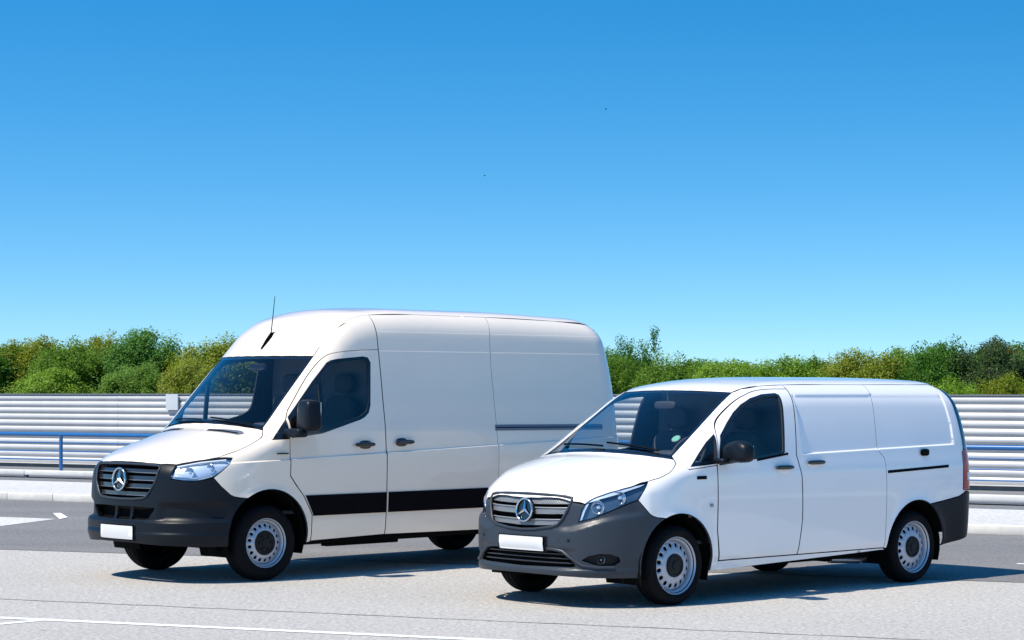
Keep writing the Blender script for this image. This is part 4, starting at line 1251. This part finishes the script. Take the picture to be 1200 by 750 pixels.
# ribbed metal fence, every slat its own piece
fen = empty('metal_fence', kp(0, 0), ROT)
tag(fen, 'long ribbed silver metal fence with rounded horizontal slats behind the vans', 'fence')
FD, PITCH, NS, BAY = 9.3, .1345, 11, 4.0
prof = []
for i in range(11):
    u = i / 10
    prof.append((-.036 * math.sin(math.pi * u) ** .8, u * PITCH))
V_, F_ = [], []
for x in (0, BAY - .006):
    for dy, z in prof: V_.append((x, dy, z))
F_ = [(i, i + 11, i + 12, i + 1) for i in range(10)]
sm = mesh_of('slat', V_, F_, [M['fence']], None, True)
z0 = 1.675 - PITCH * NS
for b_ in range(-4, 11):
    for k in range(NS):
        o = obj('slat', sm, fen, (b_ * BAY + 1.3, FD + rng.uniform(-.002, .002), z0 + k * PITCH))
    bars('cap_rail', FD + .01, b_ * BAY + 1.3, b_ * BAY + 1.3 + BAY - .006, 1.690, (.10, .028), M['steel'], fen)
    bars('post', FD + .06, b_ * BAY + 1.24, b_ * BAY + 1.34, .85, (.08, 1.62), M['fencepost'], fen)
    bars('plinth', FD + .02, b_ * BAY + 1.3, b_ * BAY + 1.3 + BAY - .006, .145, (.16, .08), M['plinth'], fen)
    bars('back_sheet', FD + .012, b_ * BAY + 1.3, b_ * BAY + 1.3 + BAY - .006, .95, (.012, 1.45), M['fencepost'], fen)
bars('plinth_cap', FD - .05, -12, 44, .192, (.16, .014), M['concrete'], fen)
box_ = bars('joint_panel', FD - .08, -5.32, -5.0, 1.53, (.03, .33), M['fencepost'], fen)

# ------------------------------------------------------------------ trees behind the fence
def leaf_mat(name, c, c2):
    m = bpy.data.materials.new(name); m.use_nodes = True
    nt = m.node_tree; N = nt.nodes; L = nt.links; b = N["Principled BSDF"]
    b.inputs['Roughness'].default_value = .55; b.inputs['Specular IOR Level'].default_value = .3
    ge = N.new("ShaderNodeNewGeometry"); r = N.new("ShaderNodeValToRGB")
    r.color_ramp.elements[0].color = (*c, 1); r.color_ramp.elements[1].color = (*c2, 1)
    L.new(ge.outputs['Random Per Island'], r.inputs['Fac']); L.new(r.outputs['Color'], b.inputs['Base Color'])
    tr = N.new("ShaderNodeBsdfTranslucent"); mx = N.new("ShaderNodeMixShader"); mx.inputs['Fac'].default_value = .45
    L.new(r.outputs['Color'], tr.inputs['Color'])
    L.new(b.outputs[0], mx.inputs[1]); L.new(tr.outputs[0], mx.inputs[2])
    L.new(mx.outputs[0], N["Material Output"].inputs['Surface'])
    return m
LEAF = [leaf_mat("leaf_mid_green", (.10, .21, .02), (.22, .36, .04)),
        leaf_mat("leaf_olive", (.16, .22, .018), (.34, .38, .035)),
        leaf_mat("leaf_deep_green", (.05, .15, .018), (.13, .29, .035)),
        leaf_mat("leaf_fresh_green", (.15, .28, .02), (.30, .46, .045)),
        leaf_mat("leaf_dull_brownish", (.19, .16, .04), (.30, .24, .06)),
        leaf_mat("leaf_dark", (.045, .085, .025), (.10, .16, .045))]
BARK = mat("tree_bark", (.075, .06, .045), .9, noise=(12, .35, 5), bump=(25, .6, .02))

def crown_mesh(seed, n_clump, n_leaf, leaf, spiky=0., flat=1.):
    """leaf-sized faces gathered in clumps through an uneven crown, unit radius 1 x 1 x flat"""
    R = np.random.default_rng(seed)
    cl = []
    while len(cl) < n_clump:
        p = R.uniform(-1, 1, 3)
        r = np.linalg.norm(p)
        if r < 1 and r > .25:
            cl.append(p / r * (.25 + .60 * R.random() ** .6))
    cl = np.array(cl); cr = R.uniform(.15, .27, n_clump)
    idx = R.integers(0, n_clump, n_leaf)
    d = R.normal(size=(n_leaf, 3)); d /= np.linalg.norm(d, axis=1)[:, None]
    rad = cr[idx] * (R.random(n_leaf) ** .55)
    if spiky:
        up = R.random(n_leaf) < spiky
        d[up] = d[up] * (.35, .35, .2) + (0, 0, 1); rad[up] *= 1.5
    c = cl[idx] + d * rad[:, None]
    c[:, 2] *= flat
    nrm = d * .5 + R.normal(size=(n_leaf, 3)) * .55 + (-.25, -.25, .7); nrm /= np.linalg.norm(nrm, axis=1)[:, None]
    t = np.cross(nrm, R.normal(size=(n_leaf, 3))); t /= np.linalg.norm(t, axis=1)[:, None]
    b = np.cross(nrm, t)
    sz = leaf * R.uniform(.6, 1.35, n_leaf)[:, None]
    v = np.stack([c - t * sz, c + b * sz * .55, c + t * sz, c - b * sz * .55], 1).reshape(-1, 3)
    f = np.arange(n_leaf * 4).reshape(-1, 4)
    me = bpy.data.meshes.new('crown')
    me.vertices.add(len(v)); me.vertices.foreach_set('co', v.ravel())
    me.loops.add(f.size); me.loops.foreach_set('vertex_index', f.ravel().astype(np.int32))
    me.polygons.add(len(f)); me.polygons.foreach_set('loop_start', np.arange(0, f.size, 4, dtype=np.int32))
    me.update(calc_edges=True)
    me.materials.append(LEAF[0])
    return me
CROWNS = [crown_mesh(11 + i, 210, 70000, .021, 0., 1.) for i in range(5)]
SPIKE = crown_mesh(77, 80, 22000, .022, .6, 1.1)

def trunk_bm(seed, h, rx):
    R = random.Random(seed); bm = bmesh.new()
    pts = [(0, 0, 0), (R.uniform(-.05, .05), R.uniform(-.05, .05), h * .25), (R.uniform(-.1, .1), R.uniform(-.1, .1), h * .55), (R.uniform(-.15, .15), R.uniform(-.15, .15), h * .9)]
    tube_bm(bm, pts, [.11, .085, .05, .015], 8)
    for k in range(9):
        a = k * 2.4 + R.uniform(-.4, .4); z = h * R.uniform(.2, .6); l = rx * R.uniform(.6, 1.0)
        tube_bm(bm, [(0, 0, z), (math.cos(a) * l * .5, math.sin(a) * l * .5, z + h * .12), (math.cos(a) * l, math.sin(a) * l, z + h * R.uniform(.2, .38))], [.04, .025, .008], 6)
    return bm

def tree(px, top, d, rx, m, label, crown=None, name='tree', base=.0, zr=None):
    t = None
    # place on the line d metres behind the kerb, in the direction of that image column
    mm = (px - 600.) / 2560.; o_ = KA + KN * d
    tt = (mm * o_[1] - o_[0]) / (KD[0] - mm * KD[1])
    X, Y = o_ + KD * tt
    zt = CAM_H + (457.5 - top) * Y / 2560.
    e = empty(name, (float(X), float(Y), .10), rng.uniform(0, 6.28))
    tag(e, label, 'tree', 'trees behind the fence')
    i = rng.randrange(len(CROWNS)); src = crown or CROWNS[i]
    half = zr or (zt - .1) * .47
    c = obj('crown', src, e, (0, 0, zt - .1 - half))
    c.material_slots[0].link = 'OBJECT'; c.material_slots[0].material = LEAF[m]
    c.scale = (rx / 1.0, rx / 1.0, half / 1.0)
    bm_obj('trunk', trunk_bm(px, zt * .8, rx * .8), BARK, e, smooth_angle=60)
    return e

TREES = [
 (-95, 393, 17, 1.7, 0, 'mid green tree at the far left end, cut by the picture edge'),
 (-25, 394, 15, 1.5, 2, 'deep green tree half out of the picture at the left edge'),
 (38, 391, 16, 1.5, 1, 'olive tree second from the left edge behind the fence'),
 (82, 393, 14, 1.2, 0, 'mid green tree above the blue railing post at left'),
 (122, 387, 17, 1.4, 1, 'olive green tree left of the tallest tree beside the large van'),
 (172, 381, 15, 1.5, 2, 'tallest deep green tree just left of the large van windscreen'),
 (160, 422, 13, 1.1, 0, 'low mid green tree under the tallest one near the large van'),
 (60, 427, 13, 1.2, 3, 'low fresh green tree close behind the fence at far left'),
 (262, 388, 15, 1.6, 1, 'olive yellow tree touching the outline of the large van roof'),
 (225, 417, 13, 1.0, 1, 'low olive tree seen left of the large van windscreen pillar'),
 (330, 395, 16, 1.5, 1, 'olive tree seen through the large van windscreen'),
 (722, 414, 14, 1.1, 0, 'mid green tree beside the rear edge of the large van'),
 (747, 396, 15, .95, 2, 'spiky dark conifer-like tree rising beside the large van'),
 (790, 411, 14, 1.1, 0, 'green tree above the small van windscreen'),
 (850, 418, 13, 1.0, 3, 'low fresh green tree above the small van driver door'),
 (915, 414, 14, 1.2, 3, 'fresh green tree above the middle of the small van roof'),
 (965, 413, 16, 1.0, 0, 'mid green tree beside the bare twigs above the small van'),
 (1015, 406, 15, 1.2, 1, 'olive tree above the rear half of the small van'),
 (1062, 400, 16, 1.2, 0, 'mid green tree left of the dark tree at right'),
 (1112, 393, 15, 1.1, 2, 'deep green tree above the rear end of the small van'),
 (1155, 388, 15, 1.0, 5, 'dark tree topping the hedge near the right edge'),
 (1185, 396, 16, 1.2, 4, 'brownish green tree second from the right edge'),
 (1245, 392, 16, 1.5, 2, 'deep green tree cut by the right picture edge'),
 (1110, 439, 12.5, 1.0, 3, 'low fresh green tree just over the fence behind the small van'),
 (1190, 434, 12.5, 1.0, 1, 'low olive tree just over the fence at the right edge'),
 (20, 399, 20, 2.2, 0, 'broad tree at the back of the hedge, far left'),
 (135, 395, 20, 2.2, 1, 'broad olive tree at the back of the hedge behind the tallest tree'),
 (290, 397, 20, 2.2, 0, 'broad tree at the back of the hedge by the large van windscreen'),
 (735, 416, 18, 1.6, 0, 'broad green tree behind the spiky dark one'),
 (825, 418, 17, 1.7, 0, 'broad green tree at the back of the hedge over the small van windscreen'),
 (895, 419, 17, 1.7, 3, 'broad fresh green tree at the back over the small van roof'),
 (985, 415, 18, 1.7, 1, 'broad olive tree at the back behind the bare twigs'),
 (1085, 402, 19, 1.7, 0, 'broad tree at the back over the small van tail'),
 (1200, 398, 19, 1.9, 2, 'broad deep green tree at the back, right edge'),
]
for px, top, d, rx, m, lab in TREES:
    if 'spiky' in lab:
        tree(px, top, d, rx, m, lab, crown=SPIKE)
    else:
        tree(px, top, d, rx, m, lab)
# the hedge going on where the vans hide it and beyond both ends of the view
hedge = empty('hedge', (0, 0, 0)); tag(hedge, 'green hedge of trees running on behind the vans and past the view', 'hedge', kind='stuff')
for k, px in enumerate((-480, -410, -340, -270, -200, -140, 400, 455, 520, 585, 640, 690, 1310, 1385, 1460, 1540, 1620)):
    t = tree(px, 398 + (k * 7) % 9, 15 + k % 3, 1.6 + .2 * (k % 2), (0, 2, 1, 0, 3)[k % 5], 'x')
    for c in list(t.children):
        c.parent = hedge; c.matrix_parent_inverse = Matrix.Identity(4)
        c.matrix_basis = Matrix.Translation(t.location) @ Matrix.Rotation(t.rotation_euler.z, 4, 'Z') @ c.matrix_basis
    bpy.data.objects.remove(t)
# bare twigs standing out of the hedge
tw = empty('bare_shrub', (*[float(a) for a in (np.array(gp(985, 560)) * 0 + np.array([(985 - 600) / 2560. * 46, 46]))], .1))
bm = bmesh.new()
R_ = random.Random(3)
for k in range(26):
    a = R_.uniform(0, 6.28); l = R_.uniform(.1, .75); h_ = R_.uniform(1.9, 2.6)
    tube_bm(bm, [(0, 0, .0), (math.cos(a) * l * .5, math.sin(a) * l * .5, h_ * .55), (math.cos(a) * l, math.sin(a) * l, h_)], [.010, .006, .003], 5)
bm_obj('twigs', bm, BARK, tw)
tag(tw, 'bare twiggy shrub with no leaves standing above the hedge', 'shrub')

# two small birds far up in the sky
def bird(px, py, Y, span, label):
    X = (px - 600) / 2560. * Y; Z = CAM_H + (457.5 - py) * Y / 2560.
    e = empty('bird', (X, Y, Z), .4); e.scale = (.5, .5, .5)
    tag(e, label, 'bird', 'birds in the sky')
    blob('body', (0, 0, 0), (.30, .09, .09), M['stripe'], e, 2, seg=10)
    for sg in (1, -1):
        V_ = [(.06, sg * .03, .02), (-.07, sg * .03, .02), (-.05, sg * span * .3, .10), (.04, sg * span * .3, .10), (-.03, sg * span * .5, .05)]
        V_ += [(x, y, z - .012) for x, y, z in V_]
        obj('wing', mesh_of('wing', V_, [(0, 1, 2, 3), (3, 2, 4), (8, 7, 6, 5), (9, 7, 8), (0, 3, 8, 5), (1, 0, 5, 6), (3, 4, 9, 8), (2, 7, 9, 4), (1, 6, 7, 2)], [M['stripe']], None, False), e)
bird(710, 128, 150, .55, 'tiny dark bird high in the sky, right of the large van')
bird(568, 206, 150, .5, 'tiny dark bird lower in the sky, above the large van roof')

large_van()
small_van()
